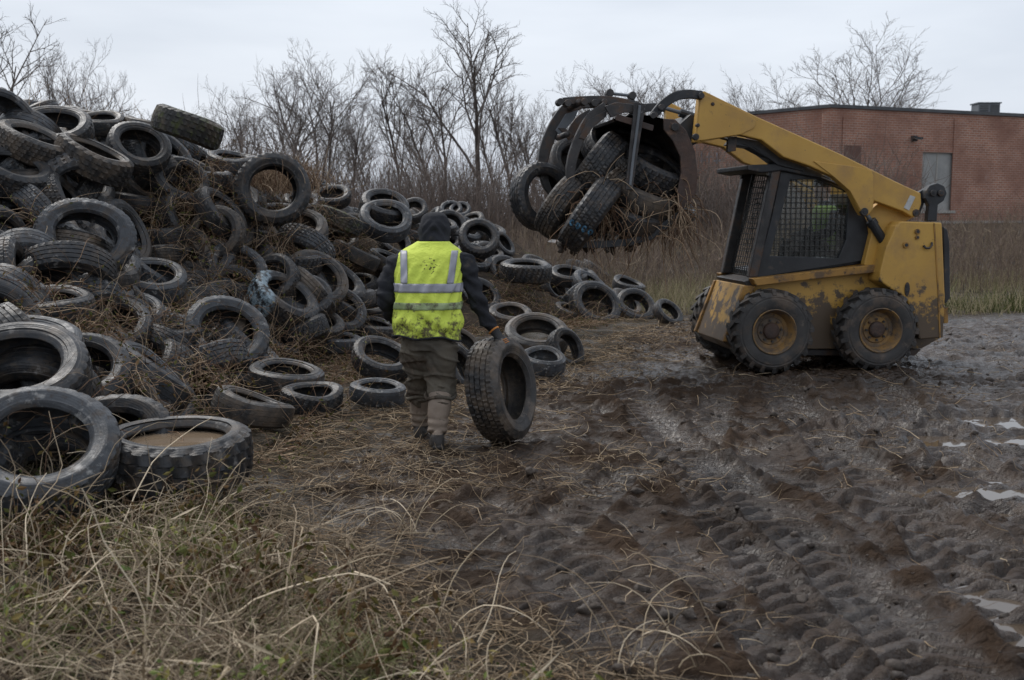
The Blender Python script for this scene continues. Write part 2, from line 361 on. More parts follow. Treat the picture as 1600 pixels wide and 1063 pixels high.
# wheel tracks left by the loader: (path, half width, depth)
TRK = [([gxy(1290,1063),gxy(1160,930),gxy(1030,830),gxy(900,760),gxy(840,715)], .19, .06),
       ([gxy(1010,1063),gxy(930,960),gxy(840,860),gxy(760,790)], .19, .055),
       ([gxy(1640,1000),gxy(1450,830),gxy(1330,720),gxy(1240,640),gxy(1215,590)], .19, .06),
       ([gxy(1640,820),gxy(1500,720),gxy(1420,650),gxy(1376,590)], .19, .055),
       ([gxy(1700,650),gxy(1450,655),gxy(1200,690),gxy(1000,740),gxy(850,830)], .18, .05),
       ([gxy(1700,600),gxy(1500,598),gxy(1376,590),gxy(1210,590),gxy(1080,600),gxy(960,640)], .18, .05),
       ([gxy(1180,1063),gxy(1080,980),gxy(960,900),gxy(840,830),gxy(730,790)], .18, .045),
       ([gxy(1640,900),gxy(1400,800),gxy(1200,745),gxy(1050,715),gxy(930,690)], .18, .045),
       ([gxy(1420,1063),gxy(1290,960),gxy(1200,880),gxy(1130,800),gxy(1090,720),gxy(1120,620)], .18, .05),
       ([gxy(1500,1063),gxy(1330,900),gxy(1150,760),gxy(1040,680),gxy(990,610)], .19, .055)]
PUD = [(gxy(1588,657), .75, .26), (gxy(1512,690), .6, .2), (gxy(1565,767), .46, .17), (gxy(1566,935), .11, .13), (gxy(1590,976), .10, .09), (gxy(1590,546), 1.0, .26), (gxy(1470,728), .28, .08), (gxy(1450,662), .3, .10), (gxy(1530,800), .16, .07)]
PUDZ = -.024
def smooth_path(P, n=14):
    P = [np.array(p, float) for p in P]; P = [2*P[0]-P[1]] + P + [2*P[-1]-P[-2]]; out = []
    for i in range(1, len(P)-2):
        for t in np.linspace(0, 1, n, endpoint=False):
            a, b, c, d = P[i-1:i+3]; out.append(.5*((2*b)+(-a+c)*t+(2*a-5*b+4*c-d)*t*t+(-a+3*b-3*c+d)*t**3))
    return np.array(out + [P[-2]])
def base_ground(x, y): return 1.25*sstep(19, 45, np.hypot(x*.6, y)) + .05*vnoise(x/5, y/5, 9)*sstep(14, 20, y)
def edge(y): return np.interp(y, [3.3,3.85,4.5,5.45,6.2,7.4,9.2,12,16,18], [.65,.15,-.45,-.9,-1.35,-1.3,-1.0,.6,2.3,3.2])
def mudmask(x, y):
    """1 on churned mud, 0 under grass"""
    left = sstep(-.25, .5, x - edge(y) + .35*vnoise(x*.9, y*.9, 5))
    return left*(1-sstep(17.2, 18.6, y + .5*vnoise(x*.5, y*.5, 6)))
def ground(x, y, fine=True):
    x = np.asarray(x, float); y = np.asarray(y, float); z = base_ground(x, y)
    near = (1-sstep(17, 22, y))*(1-sstep(10, 14, np.abs(x)))
    mk = mudmask(x, y)*near
    z = z + near*(.028*fbm(x*.7, y*.7, 21, 3))
    if not fine: return z
    tz = np.zeros_like(z); tm = np.zeros_like(z)
    for k, (P, hw, dp) in enumerate(TRK):
        S = smooth_path(P, 8); A = S[:-1]; B = S[1:]; AB = B-A; L2 = (AB**2).sum(1); cl = np.concatenate([[0], np.cumsum(np.sqrt(L2))])
        bb = (x > S[:,0].min()-.5)&(x < S[:,0].max()+.5)&(y > S[:,1].min()-.5)&(y < S[:,1].max()+.5)
        if not bb.any(): continue
        xx = x[bb]; yy = y[bb]; best = np.full(xx.shape, 9.); al = np.zeros(xx.shape)
        for i in range(len(A)):
            t = np.clip(((xx-A[i,0])*AB[i,0]+(yy-A[i,1])*AB[i,1])/L2[i], 0, 1)
            dx = xx-A[i,0]-t*AB[i,0]; dy = yy-A[i,1]-t*AB[i,1]; d = np.hypot(dx, dy); m = d < best
            best[m] = d[m]; al[m] = (cl[i]+t*np.sqrt(L2[i]))[m]
        q = (best+.03*vnoise(xx*3, yy*3, 90+k))/hw
        amp = sstep(-.95, -.05, fbm(xx*.8, yy*.8, 95+k, 2)); ins = 1-sstep(.8, 1.1, q)
        ph = (al + .55*best + .02*vnoise(xx*4, yy*4, 97+k))/.14; fr = np.abs(ph-np.floor(ph)-.5)*2
        lug = .058*sstep(.34, .56, fr)*(.75+.35*vnoise(xx*6, yy*6, 98+k))
        berm = dp*np.exp(-((q-1.25)/.24)**2)*np.clip(.55+.7*fbm(xx*7, yy*7, 99+k, 3), 0, 1)
        new = amp*(ins*(-dp+lug)+berm)
        tz[bb] = tz[bb]*(1-ins*amp)+new; tm[bb] = np.maximum(tm[bb], ins*amp)
    rough = 1-.85*tm; ground.tm = tm
    rid = 1-np.abs(fbm(x*2.6, y*3.0, 31, 3))*1.3
    z = z + mk*rough*(.030*rid - .022 + .014*fbm(x*8, y*9.5, 41, 3)) + mk*.005*fbm(x*26, y*34, 51, 2)
    ch = 1-np.abs(fbm(x*4.5+.8*vnoise(x*2, y*2, 34), y*12, 35, 3))*1.5
    z = z + mk*rough*(.036*ch - .020)*(.35+.65*sstep(-.4, .4, vnoise(x*.6, y*.6, 36)))
    lump = np.clip(fbm(x*5, y*5, 61, 3)-.28, 0, 1); z = z + mk*rough*.04*lump*sstep(-.2, .5, vnoise(x*.8, y*.8, 71))
    z = z + near*(1-mk)*.02*fbm(x*4, y*4, 81, 3) + tz*near*np.clip(mk+.1, 0, 1)
    for (c, rx, ry) in PUD:
        e = np.sqrt(((x-c[0])/rx)**2+((y-c[1])/ry)**2) + .5*fbm(x*3.6, y*7, 77, 4)
        z = z*(1-.75*(1-sstep(.8, 1.5, e))) - .055*(1-sstep(.55, 1.25, e)) + .03*np.exp(-((e-1.75)/.4)**2)
    return z
def groundq(x, y): return np.maximum(ground(x, y, False), mound(x, y))
# ------------------------------------------------------------------ ground mesh
def spaced(segs):
    out = []
    for a, b, n in segs: out += list(np.linspace(a, b, n, endpoint=False))
    return np.array(out+[segs[-1][1]])
xs = spaced([(-400,-60,8),(-60,-12,12),(-12,-3.4,50),(-3.4,-.6,90),(-.6,6.6,330),(6.6,12,70),(12,60,20),(60,400,8)])
ys = spaced([(-60,0,8),(0,3.2,12),(3.2,7,235),(7,11,155),(11,18.5,150),(18.5,30,46),(30,60,24),(60,400,14)])
X, Y = np.meshgrid(xs, ys); Z = ground(X, Y); TRKM = ground.tm.copy()
nx, ny = len(xs), len(ys); ii = (np.arange(ny-1)[:,None]*nx+np.arange(nx-1)[None,:]).ravel()
F = np.stack([ii, ii+1, ii+1+nx, ii+nx], -1)
mk = mudmask(X, Y)
pw = np.zeros_like(X)
for (c, rx, ry) in PUD: pw = np.maximum(pw, 1-sstep(.9, 2.4, np.sqrt(((X-c[0])/rx)**2+((Y-c[1])/ry)**2)+.5*fbm(X*2, Y*3, 70, 3)))
trk = TRKM; wet = np.clip(.25*trk + .8*pw + sstep(.0, -.05, Z-base_ground(X, Y))*.9 + .6*sstep(1.6, 4.5, X), 0, 1)*mk
t = NT('wet_churned_mud'); tc_ = t.n('ShaderNodeTexCoord'); vec = tc_.outputs['Object']
am = t.n('ShaderNodeAttribute', attribute_name='mud').outputs['Fac']; aw = t.n('ShaderNodeAttribute', attribute_name='wet').outputs['Fac']
c = t.mix(t.rng(t.noise(vec, 1.1, 6), .35, .65), (.021,.0135,.009), (.050,.032,.021))
c = t.mix(t.rng(t.noise(vec, 9, 8, .7), .56, .72), c, (.088,.058,.038))
g = t.mix(t.rng(t.noise(vec, 3, 6), .4, .6), (.022,.016,.011), (.034,.027,.015))
g = t.mix(t.rng(t.noise(vec, .35, 3), .45, .6), g, (.05,.038,.024))
c = t.mix(am, g, c); t.l(c, t.p.inputs['Base Color'])
wn = t.math('ADD', t.math('MULTIPLY', aw, .75), t.rng(t.noise(vec, 1.7, 6, .65), .3, .7, -.25, .45))
t.l(t.rng(wn, -.05, .75, .62, .13), t.p.inputs['Roughness']); t.l(t.rng(wn, .05, .7, .05, .5), t.p.inputs['Specular IOR Level'])
mpg = t.n('ShaderNodeMapping'); mpg.inputs['Scale'].default_value = (1, 2.2, 1); t.l(vec, mpg.inputs['Vector'])
wrp = t.n('ShaderNodeMixRGB'); wrp.inputs[0].default_value = .12; t.l(mpg.outputs[0], wrp.inputs[1]); nzc = t.n('ShaderNodeTexNoise', Scale=6., Detail=4.); t.l(vec, nzc.inputs['Vector']); t.l(nzc.outputs['Color'], wrp.inputs[2])
def vor(sc):
    v_ = t.n('ShaderNodeTexVoronoi', Scale=sc); t.l(wrp.outputs[0], v_.inputs['Vector']); return t.rng(v_.outputs['Distance'], 0., .6, 1., 0.)
cm = t.math('MULTIPLY', t.rng(t.noise(vec, 1.3, 4), .38, .62, .15, .8), t.rng(t.n('ShaderNodeAttribute', attribute_name='trk').outputs['Fac'], 0., 1., 1., .15))
hh_ = t.math('ADD', t.math('MULTIPLY', t.math('ADD', vor(13.), t.math('MULTIPLY', vor(34.), .2)), cm), t.math('ADD', t.math('MULTIPLY', t.noise(vec, 80, 6, .65), .35), t.noise(mpg.outputs[0], 14, 5, .6)))
t.bump(hh_, .85, .03)
M['mud'] = t.m
go = obj('ground', mesh_np('ground', np.stack([X, Y, Z], -1).reshape(-1, 3), F, t.m, True, {'mud': mk.ravel(), 'wet': wet.ravel(), 'trk': trk.ravel()}))
tag(go, 'dark churned mud field with wheel tracks running to weedy grass', 'ground', kind='structure')
# puddles
w = NT('muddy_water'); w.p.inputs['Base Color'].default_value = (.075,.055,.038,1); w.p.inputs['Roughness'].default_value = .05; w.p.inputs['IOR'].default_value = 1.33
w.p.inputs['Specular IOR Level'].default_value = .9
tcw = w.n('ShaderNodeTexCoord'); w.bump(w.noise(tcw.outputs['Object'], 7, 3), .05, .01); M['water'] = w.m
for (cc, rx, ry) in PUD:
    a = np.linspace(0, 2*math.pi, 36, endpoint=False); pz = PUDZ + (.03*float(fbm(np.array([cc[0]*.7]), np.array([cc[1]*.7]), 21, 3)[0]))*.25
    V = [(cc[0], cc[1], pz)] + [(cc[0]+1.9*rx*math.cos(q), cc[1]+1.9*ry*math.sin(q), pz) for q in a]
    o = obj('puddle', mesh_np('puddle', V, [(0, i+1, (i+1) % 36+1) for i in range(36)], M['water'])); tag(o, 'shallow rain puddle reflecting the pale sky in the mud', 'puddle', 'rain puddles in the mud', kind='structure')
# soil of the heap
jj = np.arange(0, GNY, 1); Vx, Vy = np.meshgrid(gx, gy); Vz = MZ + .03*fbm(Vx*6, Vy*6, 14)
ii = (np.arange(GNY-1)[:,None]*GNX+np.arange(GNX-1)[None,:]); gm = MZ > ground(Vx, Vy, False)-.12
ok = gm[:-1,:-1]|gm[1:,:-1]|gm[:-1,1:]|gm[1:,1:]
ii = ii[ok]; F = np.stack([ii, ii+1, ii+1+GNX, ii+GNX], -1)
M['soil'] = pm('dark_litter_soil', (.022,.017,.013), (.05,.036,.025), 3, (.75,.95), .9, 26, [((.09,.062,.038), 7, .54, .66), ((.055,.06,.022), 2.3, .58, .68)], bdist=.04, rand=False, spec=.1)
tag(obj('dirt_mound', mesh_np('dirt_mound', np.stack([Vx, Vy, Vz], -1).reshape(-1, 3), F, M['soil'], True)), 'dark soil mound under the tyre heap', 'mound', kind='structure')
# ------------------------------------------------------------------ brick building
BC, BR, BL = Vector((12.97, 45, 0)), Vector((10.33, 4.5, 0)).normalized(), Vector((-1.87, 2.3, 0)).normalized()
ROOFZ, BASEZ = 5.95, 0.6
t = NT('red_brick'); tcb = t.n('ShaderNodeTexCoord'); bt = t.n('ShaderNodeTexBrick', Scale=1.0)
bt.inputs['Color1'].default_value = (.40,.185,.12,1); bt.inputs['Color2'].default_value = (.27,.12,.08,1); bt.inputs['Mortar'].default_value = (.42,.33,.27,1)
bt.inputs['Mortar Size'].default_value = .014; bt.inputs['Brick Width'].default_value = .28; bt.inputs['Row Height'].default_value = .10; bt.inputs['Bias'].default_value = -.1
t.l(tcb.outputs['UV'], bt.inputs['Vector'])
c = t.mix(t.rng(t.noise(tcb.outputs['UV'], .5, 5), .35, .7), bt.outputs['Color'], (.20,.095,.066))
c = t.mix(t.rng(t.noise(tcb.outputs['UV'], 1.9, 7, .7), .58, .75), c, (.34,.22,.18))
t.l(c, t.p.inputs['Base Color']); t.p.inputs['Roughness'].default_value = .9; t.bump(bt.outputs['Fac'], -.4, .01); M['brick'] = t.m
M['coping'] = pm('dark_metal_coping', (.05,.052,.056), (.08,.082,.085), 2, (.5,.7), .1, 10)
M['vent'] = pm('dark_infill_brick', (.15,.075,.055), (.11,.06,.047), 4, (.8,.9), .3, 30)
M['board'] = pm('weathered_grey_board', (.33,.325,.31), (.25,.25,.24), 1.5, (.7,.9), .2, 12, [((.28,.28,.27), 2.5, .6, .72)])
M['concrete'] = pm('pale_concrete', (.36,.34,.31), (.26,.245,.22), 2, (.8,.95), .3, 14)
M['graffiti'] = pm('faded_blue_graffiti', (.22,.26,.31), (.16,.12,.11), 2.2, (.8,.9), 0)
bld = empty('brick_building', BC)
tag(bld, 'low red brick building with flat roof and one boarded window', 'building')
def wall_piece(name, mat, d, s0, s1, z0, z1, off0, off1, parent=None):
    """slab along wall direction d; off = metres in front of the wall face"""
    nrm = Vector((d.y, -d.x, 0));
    if nrm.y > 0: nrm = -nrm
    V = [d*s + nrm*o + Vector((0,0,z)) for o in (off0, off1) for s, z in ((s0,z0),(s1,z0),(s1,z1),(s0,z1))]
    F = [(0,3,2,1),(4,5,6,7),(0,1,5,4),(1,2,6,5),(2,3,7,6),(3,0,4,7)]
    if d.x < 0: F = [f[::-1] for f in F]
    me = mesh_np(name, V, F, mat); uv = me.uv_layers.new(name='UVMap')
    for lp in me.loops:
        p = me.vertices[lp.vertex_index].co; uv.data[lp.index].uv = ((p - nrm*p.dot(nrm)).dot(d) + p.dot(nrm), p.z)
    return obj(name, me, parent or bld)
def on_wall(px, py):
    """along-wall metres and height of the point of the front wall seen there"""
    dd = ray(px, py); nr = Vector((-BR.y, BR.x, 0)); k = (BC-CAM).dot(nr)/dd.dot(nr); P = CAM+dd*k; return (P-BC).dot(BR), P.z
ws0, wz1 = on_wall(1442, 238); ws1, wz0 = on_wall(1488, 329)
wall_piece('wall', M['brick'], BR, 0, ws0, BASEZ-.6, ROOFZ, -.3, 0); wall_piece('wall', M['brick'], BR, ws1, 26, BASEZ-.6, ROOFZ, -.3, 0)
wall_piece('wall', M['brick'], BR, ws0, ws1, BASEZ-.6, wz0, -.3, 0); wall_piece('wall', M['brick'], BR, ws0, ws1, wz1, ROOFZ, -.3, 0)
wall_piece('side_wall', M['brick'], BL, .003, 8.2, BASEZ-.6, ROOFZ, -.3, -.002)
wn_ = wall_piece('window', M['board'], BR, ws0, ws1, wz0, wz1, -.2, -.09); wn_['label'] = 'window opening closed with a grey board'
wall_piece('sill', M['concrete'], BR, ws0-.08, ws1+.1, wz0-.12, wz0-.002, -.1, .08, wn_)
wall_piece('lintel', M['brick'], BR, ws0-.1, ws1+.1, wz1+.003, wz1+.2, -.1, .015, wn_)
wall_piece('board_batten', M['concrete'], BR, (ws0+ws1)/2-.03, (ws0+ws1)/2+.03, wz0+.01, wz1-.01, -.088, -.07, wn_)
wall_piece('coping', M['coping'], BR, -.1, 26, ROOFZ+.002, ROOFZ+.14, -.45, .08)
wall_piece('coping', M['coping'], BL, .1, 8.3, ROOFZ+.004, ROOFZ+.138, -.45, .08)
for a, b, top in ((1284,1300,0),(1490,1513,0),(1316,1345,0)):
    wall_piece('pilaster', M['brick'], BR, on_wall(a,200)[0], on_wall(b,200)[0], BASEZ, ROOFZ-.25-.1*(a==1316), .001, .05)
s_, z_ = on_wall(1316,256); s2, z2 = on_wall(1345,228)
wall_piece('bricked_vent', M['vent'], BR, s_+.02, s2-.02, z_, z2, .052, .06)
wall_piece('plinth', M['concrete'], BR, .05, 26, BASEZ-.5, on_wall(1560,345)[1], .001, .09)
for k_, (a_, b_, c_, d_) in enumerate(((5.7,6.1,4.0,4.08),(5.9,5.98,3.9,4.4),(6.2,6.6,4.2,4.27),(6.35,6.43,3.95,4.45),(6.55,6.9,4.05,4.12),(6.8,6.87,4.0,4.5))): wall_piece('graffiti_stroke', M['graffiti'], BL, a_, b_, c_, d_, .001+.001*k_, .003+.001*k_)
sl, zl = on_wall(1427, 218)
lm = wall_piece('wall_lamp', M['black'], BR, sl-.13, sl+.05, zl-.08, zl+.14, .001, .2); wall_piece('lamp_hood', M['black'], BR, sl-.2, sl+.22, zl-.02, zl+.08, .2, .34, lm)
rf = MB(); A0 = Vector((0,0,0)); q1 = BR*26; q2 = BL*8.2
rf.add([(0,0.3,ROOFZ-.25), tuple(q1+Vector((0,.3,ROOFZ-.25))), tuple(q1+q2*1.5+Vector((0,0,ROOFZ-.25))), tuple(q2+Vector((.3,0,ROOFZ-.25)))], [(0,1,2,3)])
rf.build('roof', M['coping'], bld)
hv = empty('rooftop_unit', BC + BR*on_wall(1547,180)[0] + Vector((.3, 1.2, ROOFZ-.25)))
tag(hv, 'grey ventilation unit on the roof of the brick building', 'air conditioner')
M['hvac'] = pm('grey_sheet_metal', (.16,.17,.185), (.11,.12,.13), 2, (.4,.6), .05, 20, metallic=.3)
MB().box((-.48,-.4,.12),(.48,.4,.84)).build('housing', M['hvac'], hv, .02)
MB().box((-.53,-.45,.842),(.53,.45,.9)).build('lid', M['hvac'], hv, .01)
MB().box((-.4,-.35,0),(.4,.35,.118)).build('curb', M['coping'], hv)
for k in range(6): MB().box((-.42+.0,-.42,.2+k*.1),(-.05,-.402,.26+k*.1)).build('louvre', M['coping'], hv)
MB().box((.05,-.42,.18),(.42,-.402,.78)).build('access_panel', M['coping'], hv)
# ------------------------------------------------------------------ strands (stems, straw, vines) as solid three-sided tubes
def strands(roots, dirs, length, S, curl, grav, rad, floor=None, lift=.01, taper=.35, r=None):
    r = r or rng; n = len(roots); P = np.zeros((n, S+1, 3)); P[:,0] = roots; d = dirs/np.linalg.norm(dirs, axis=1, keepdims=True)
    cd = r.normal(size=(n, 3))*curl
    for s in range(S):
        P[:,s+1] = P[:,s] + d*(length/S)[:,None]
        if floor is not None:
            fz = floor(P[:,s+1,0], P[:,s+1,1])+lift; P[:,s+1,2] = np.maximum(P[:,s+1,2], fz)
        cd = cd*.6 + r.normal(size=(n, 3))*curl; d = d+cd; d[:,2] -= grav; d /= np.linalg.norm(d, axis=1, keepdims=True)
    T = np.gradient(P, axis=1); T /= np.linalg.norm(T, axis=2, keepdims=True)+1e-9
    rv = r.normal(size=(n, 1, 3)); s1 = np.cross(T, rv); s1 /= np.linalg.norm(s1, axis=2, keepdims=True)+1e-9; s2 = np.cross(T, s1)
    rr = np.asarray(rad)[:,None]*np.linspace(1, taper, S+1)[None,:]
    V = np.stack([P+(s1*math.cos(a)+s2*math.sin(a))*rr[:,:,None] for a in (0, 2.094, 4.189)], 2)   # n,S+1,3,3
    b = (np.arange(n)*(S+1)*3)[:,None,None] + (np.arange(S)*3)[None,:,None]; k = np.arange(3)[None,None,:]; k2 = (k+1) % 3
    F = np.stack([b+k, b+k2, b+3+k2, b+3+k], -1).reshape(-1, 4)
    rn = np.repeat(r.random(n), (S+1)*3)
    return V.reshape(-1, 3), F, rn, P
def join(parts):
    V = []; F = []; R = []; b = 0
    for v, f, r_, *_ in parts: V.append(v); F.append(f+b); R.append(r_); b += len(v)
    return np.concatenate(V), np.concatenate(F), np.concatenate(R)
def stuff(name, parts, mat, label, cat, parent=None):
    V, F, R = join(parts); o = obj(name, mesh_np(name, V, F, mat, True, {'rnd': R}), parent); o['kind'] = 'stuff'
    if not parent: tag(o, label, cat)
    return o
M['bark'] = strandmat('grey_brown_bark', [(.075,.062,.053),(.10,.084,.073),(.13,.11,.095)])
M['twig'] = strandmat('thin_twigs', [(.12,.10,.09),(.15,.128,.115),(.20,.17,.152)])
# ------------------------------------------------------------------ bare trees
def make_tree(seed, nlimb=7, spread=.55, multi=1, h=1.0, fork=.3):
    """unit-height bare tree: returns trunk mesh and crown mesh"""
    r = np.random.default_rng(seed); tr = []; lv = {1: [], 2: [], 3: [], 4: []}
    def poly(p, d, ln, ra, S, wob, up):
        pts = [p]; 
        for i in range(S):
            d = d + r.normal(size=3)*wob + np.array([0,0,up]); d = d/np.linalg.norm(d); pts.append(pts[-1]+d*ln/S)
        return np.array(pts)
    for m in range(multi):
        a = r.random()*6.28; d0 = np.array([math.cos(a)*.28*(multi > 1), math.sin(a)*.28*(multi > 1), 1.])
        T = poly(np.zeros(3), d0, .72 if multi == 1 else .62, .02, 7, .07, .05); R0 = .013/multi**.4; tr.append((T, R0, R0*.35))
        stack = []
        for k in range(nlimb):
            f = fork+(1-fork)*(k+r.random())/nlimb; i = min(int(f*7), 6); p = T[i]+(T[i+1]-T[i])*(f*7-i); a = k*2.4+r.random()
            d = np.array([math.cos(a)*spread, math.sin(a)*spread, .75+.5*f]); stack.append((1, p, d/np.linalg.norm(d), .42*(1.15-f*.55)*(.75+.5*r.random()), R0*(1-.6*f)*.62))
        while stack:
            l, p, d, ln, ra = stack.pop(); S = 4 if l < 4 else 3
            Q = poly(p, d, ln, ra, S, .12, .04); lv[l].append((Q, ra, ra*.4))
            if l == 4: continue
            for k in range((6, 5, 4)[l-1]):
                f = .25+.75*(k+r.random()*.8)/(6, 5, 4)[l-1]; f = min(f, .99); i = int(f*S); q = Q[i]+(Q[i+1]-Q[i])*(f*S-i); t_ = Q[i+1]-Q[i]; t_ = t_/np.linalg.norm(t_)
                e = r.normal(size=3); e -= t_*e.dot(t_); e /= np.linalg.norm(e); nd = t_*.75+e*.66+np.array([0,0,.10]); stack.append((l+1, q, nd/np.linalg.norm(nd), ln*(.52-.14*f)*(.7+.6*r.random()), max(ra*.52, .0007)))
    def tubes(items, n):
        V = []; F = []; R = []; b = 0
        for Q, ra, rb in items:
            S = len(Q)-1; T = np.gradient(Q, axis=0); T /= np.linalg.norm(T, axis=1, keepdims=True); u = np.cross(T, r.normal(size=3)); u /= np.linalg.norm(u, axis=1, keepdims=True)+1e-9; w_ = np.cross(T, u)
            rr = np.linspace(ra, rb, S+1)[:,None]
            ring = np.stack([Q+(u*math.cos(2*math.pi*k/n)+w_*math.sin(2*math.pi*k/n))*rr for k in range(n)], 1)
            V.append(ring.reshape(-1, 3)); k = np.arange(n)[None,:]; bb = (np.arange(S)*n)[:,None]+b; k2 = (k+1) % n
            F.append(np.stack([bb+k, bb+k2, bb+n+k2, bb+n+k], -1).reshape(-1, 4)); R.append(np.full(len(Q)*n, r.random())); b += len(Q)*n
        return np.concatenate(V), np.concatenate(F), np.concatenate(R)
    def mk_(nm, parts, mat): V, F, R = join(parts); return mesh_np(nm, V, F, mat, True, {'rnd': R})
    return mk_('trunk', [tubes(tr, 8)], M['bark']), mk_('crown', [tubes(lv[1], 6), tubes(lv[2], 4), tubes(lv[3]+lv[4], 3)], M['twig'])
TV = [make_tree(101, 8, .5), make_tree(102, 7, .65, 2), make_tree(103, 9, .4), make_tree(104, 6, .75, 3, fork=.2), make_tree(105, 7, .55, 2, fork=.35), make_tree(106, 5, .6, 4, fork=.25)]
def tree(px, ytop, Yd, var, rz, wide, label, group=None, lean=0):
    P = at(px, ytop, Yd); z0 = float(base_ground(np.array([P.x]), np.array([Yd]))[0])-.1; h = (P.z-z0)/.98
    o = empty('bare_tree', (P.x, Yd, z0), rz); o.scale = (h*wide, h*wide, h); o.rotation_euler = (0, lean, rz)
    for nm, me in zip(('trunk', 'crown'), TV[var]): obj(nm, me, o)
    tag(o, label, 'tree', group)
G1 = 'bare trees behind the tyre heap'
for a in [(15,8,34,2,.3,1.1,'dense bare tree cut by the left border above the heap'),
          (72,28,38,1,1.2,.75,'twin-stemmed slender bare tree right of the left border tree'),
          (112,72,40,4,2.0,.8,'bare tree with one stem leaning right above the left crest'),
          (432,72,46,1,.7,1.1,'dark bare tree left of the tall fork-topped tree above the ridge'),
          (487,38,45,3,2.6,1.0,'tall fork-topped bare tree standing left of the centre'),
          (352,135,52,4,1.9,.9,'small bare tree left of the dark bare tree over the mossy tyre'),
          (550,150,50,2,.9,.9,'short bare tree in the dip between the two tall central groups'),
          (628,80,45,0,1.1,.85,'narrow bare tree with dense upright twigs left of the tallest tree'),
          (690,48,44,4,4.0,1.0,'leaning bare tree forking against the left of the tallest tree'),
          (742,14,44,0,2.4,1.15,'tallest bare tree of the row, centre of the picture'),
          (800,95,47,2,5.0,.9,'slim bare tree just right of the tallest tree'),
          (850,125,50,1,3.1,.9,'shorter bare tree left of the raised grapple'),
          (925,88,52,4,.4,1.1,'bare tree rising behind the grapple, left one'),
          (1000,78,52,3,1.4,1.1,'wide bare tree rising behind the grapple, middle one'),
          (1062,95,54,1,2.2,1.0,'bare tree behind the grapple nearest the yellow arm'),
          (1325,36,62,5,.5,1.3,'big many-stemmed bare tree spreading behind the brick building'),
          (1215,84,66,3,3.3,.9,'faint bare tree over the left end of the brick building'),
          (1385,110,64,4,2.9,.9,'slanting bare tree right of the big one behind the building')]:
    tree(*a, group=G1 if a[0] < 1100 else 'bare trees behind the brick building')
ORD = 'first second third fourth fifth sixth seventh eighth ninth tenth eleventh twelfth last'.split()
for k, (px, yt) in enumerate([(180,150),(215,165),(255,160),(300,150),(395,140),(455,150),(520,170),(585,140),(660,130),(775,140),(820,160),(885,150),(950,150)]):
    tree(px, yt, 54+k*5 % 4*2, k*3 % 5, k*1.3, .95, 'thin low bare tree, %s from the left in the faint far row behind the heap' % ORD[k], 'low trees of the far row')
# thicket and weeds
def scatter(n, x0, x1, y0, y1, r=rng):
    y = r.uniform(y0, y1, n); x = r.uniform(x0, x1, n); return x, y
x, y = scatter(9500, -17, 13, 33, 44); z = base_ground(x, y)
hh = rng.uniform(1.6, 4.4, 9500)*(.75+.35*vnoise(x*.4, y*.4, 8))
d = np.stack([rng.normal(0, .18, 9500), rng.normal(0, .18, 9500), np.ones(9500)], -1)
A = strands(np.stack([x, y, z-.05], -1), d, hh, 4, .10, 0, rng.uniform(.008, .017, 9500))
k = rng.integers(0, 9500, 15000); s_ = rng.integers(1, 5, 15000); rt = A[3][k, s_]
d = np.stack([rng.normal(0, .6, 15000), rng.normal(0, .6, 15000), rng.uniform(.1, 1, 15000)], -1)
B = strands(rt, d, rng.uniform(.3, 1.1, 15000), 2, .15, 0, rng.uniform(.004, .009, 15000))
M['thick'] = strandmat('thicket_stems', [(.115,.095,.084),(.15,.123,.108),(.20,.162,.14),(.19,.14,.112)])
stuff('thicket', [A, B], M['thick'], 'grey-brown leafless thicket behind the tyre heap', 'thicket')
M['weed'] = strandmat('dead_weeds', [(.12,.09,.078),(.165,.122,.10),(.26,.205,.14),(.20,.145,.115)])
M['strawgrass'] = strandmat('pale_straw_grass', [(.32,.265,.17),(.40,.335,.22),(.22,.215,.10),(.28,.22,.145)])
def weeds(n, y0, y1, h0, h1, rad, S, lean, cond=None, clump=True):
    y = rng.uniform(y0, y1, n*3); x = rng.uniform(-.12, .56, n*3)*y
    ck = vnoise(x*.7, y*.7, 4)+.55*rng.random(len(x)) > .0 if clump else np.ones(len(x), bool)
    if cond is not None: ck &= cond(x, y)
    x = x[ck][:n]; y = y[ck][:n]; n = len(x); z = ground(x, y, False); d = np.stack([rng.normal(0, lean, n), rng.normal(0, lean, n), np.ones(n)], -1)
    hv_ = rng.uniform(h0, h1, n)*(.8+.35*vnoise(x*.5, y*.5, 12))
    return strands(np.stack([x, y, z-.03], -1), d, hv_, S, .12, .03, rng.uniform(rad*.7, rad*1.3, n))
wa = weeds(11000, 21, 36, .6, 1.35, .0055, 3, .16)
k = rng.integers(0, len(wa[3]), 10000); rt = wa[3][k, rng.integers(1, 4, 10000)]; d = np.stack([rng.normal(0, .5, 10000), rng.normal(0, .5, 10000), rng.uniform(.2, 1, 10000)], -1)
wb = strands(rt, d, rng.uniform(.12, .4, 10000), 2, .1, 0, rng.uniform(.004, .008, 10000))
stuff('dead_weeds', [wa, wb], M['weed'], 'tall dead brown weeds between the mud and the brick building', 'weeds')
ga = weeds(9000, 17.6, 25, .15, .55, .0055, 2, .35, lambda x, y: (x > 2.2+(y-18)*-.15))
stuff('pale_grass', [ga], M['strawgrass'], 'pale straw grass along the far edge of the mud', 'grass')
M['greenleaf'] = strandmat('green_weed_leaves', [(.05,.065,.022),(.085,.10,.035),(.10,.085,.035)])
gb = weeds(3500, 18, 21, .1, .3, .012, 2, .6, lambda x, y: x > 6.2)
stuff('green_weeds', [gb], M['greenleaf'], 'low green weeds at the field edge right of the loader', 'weeds')
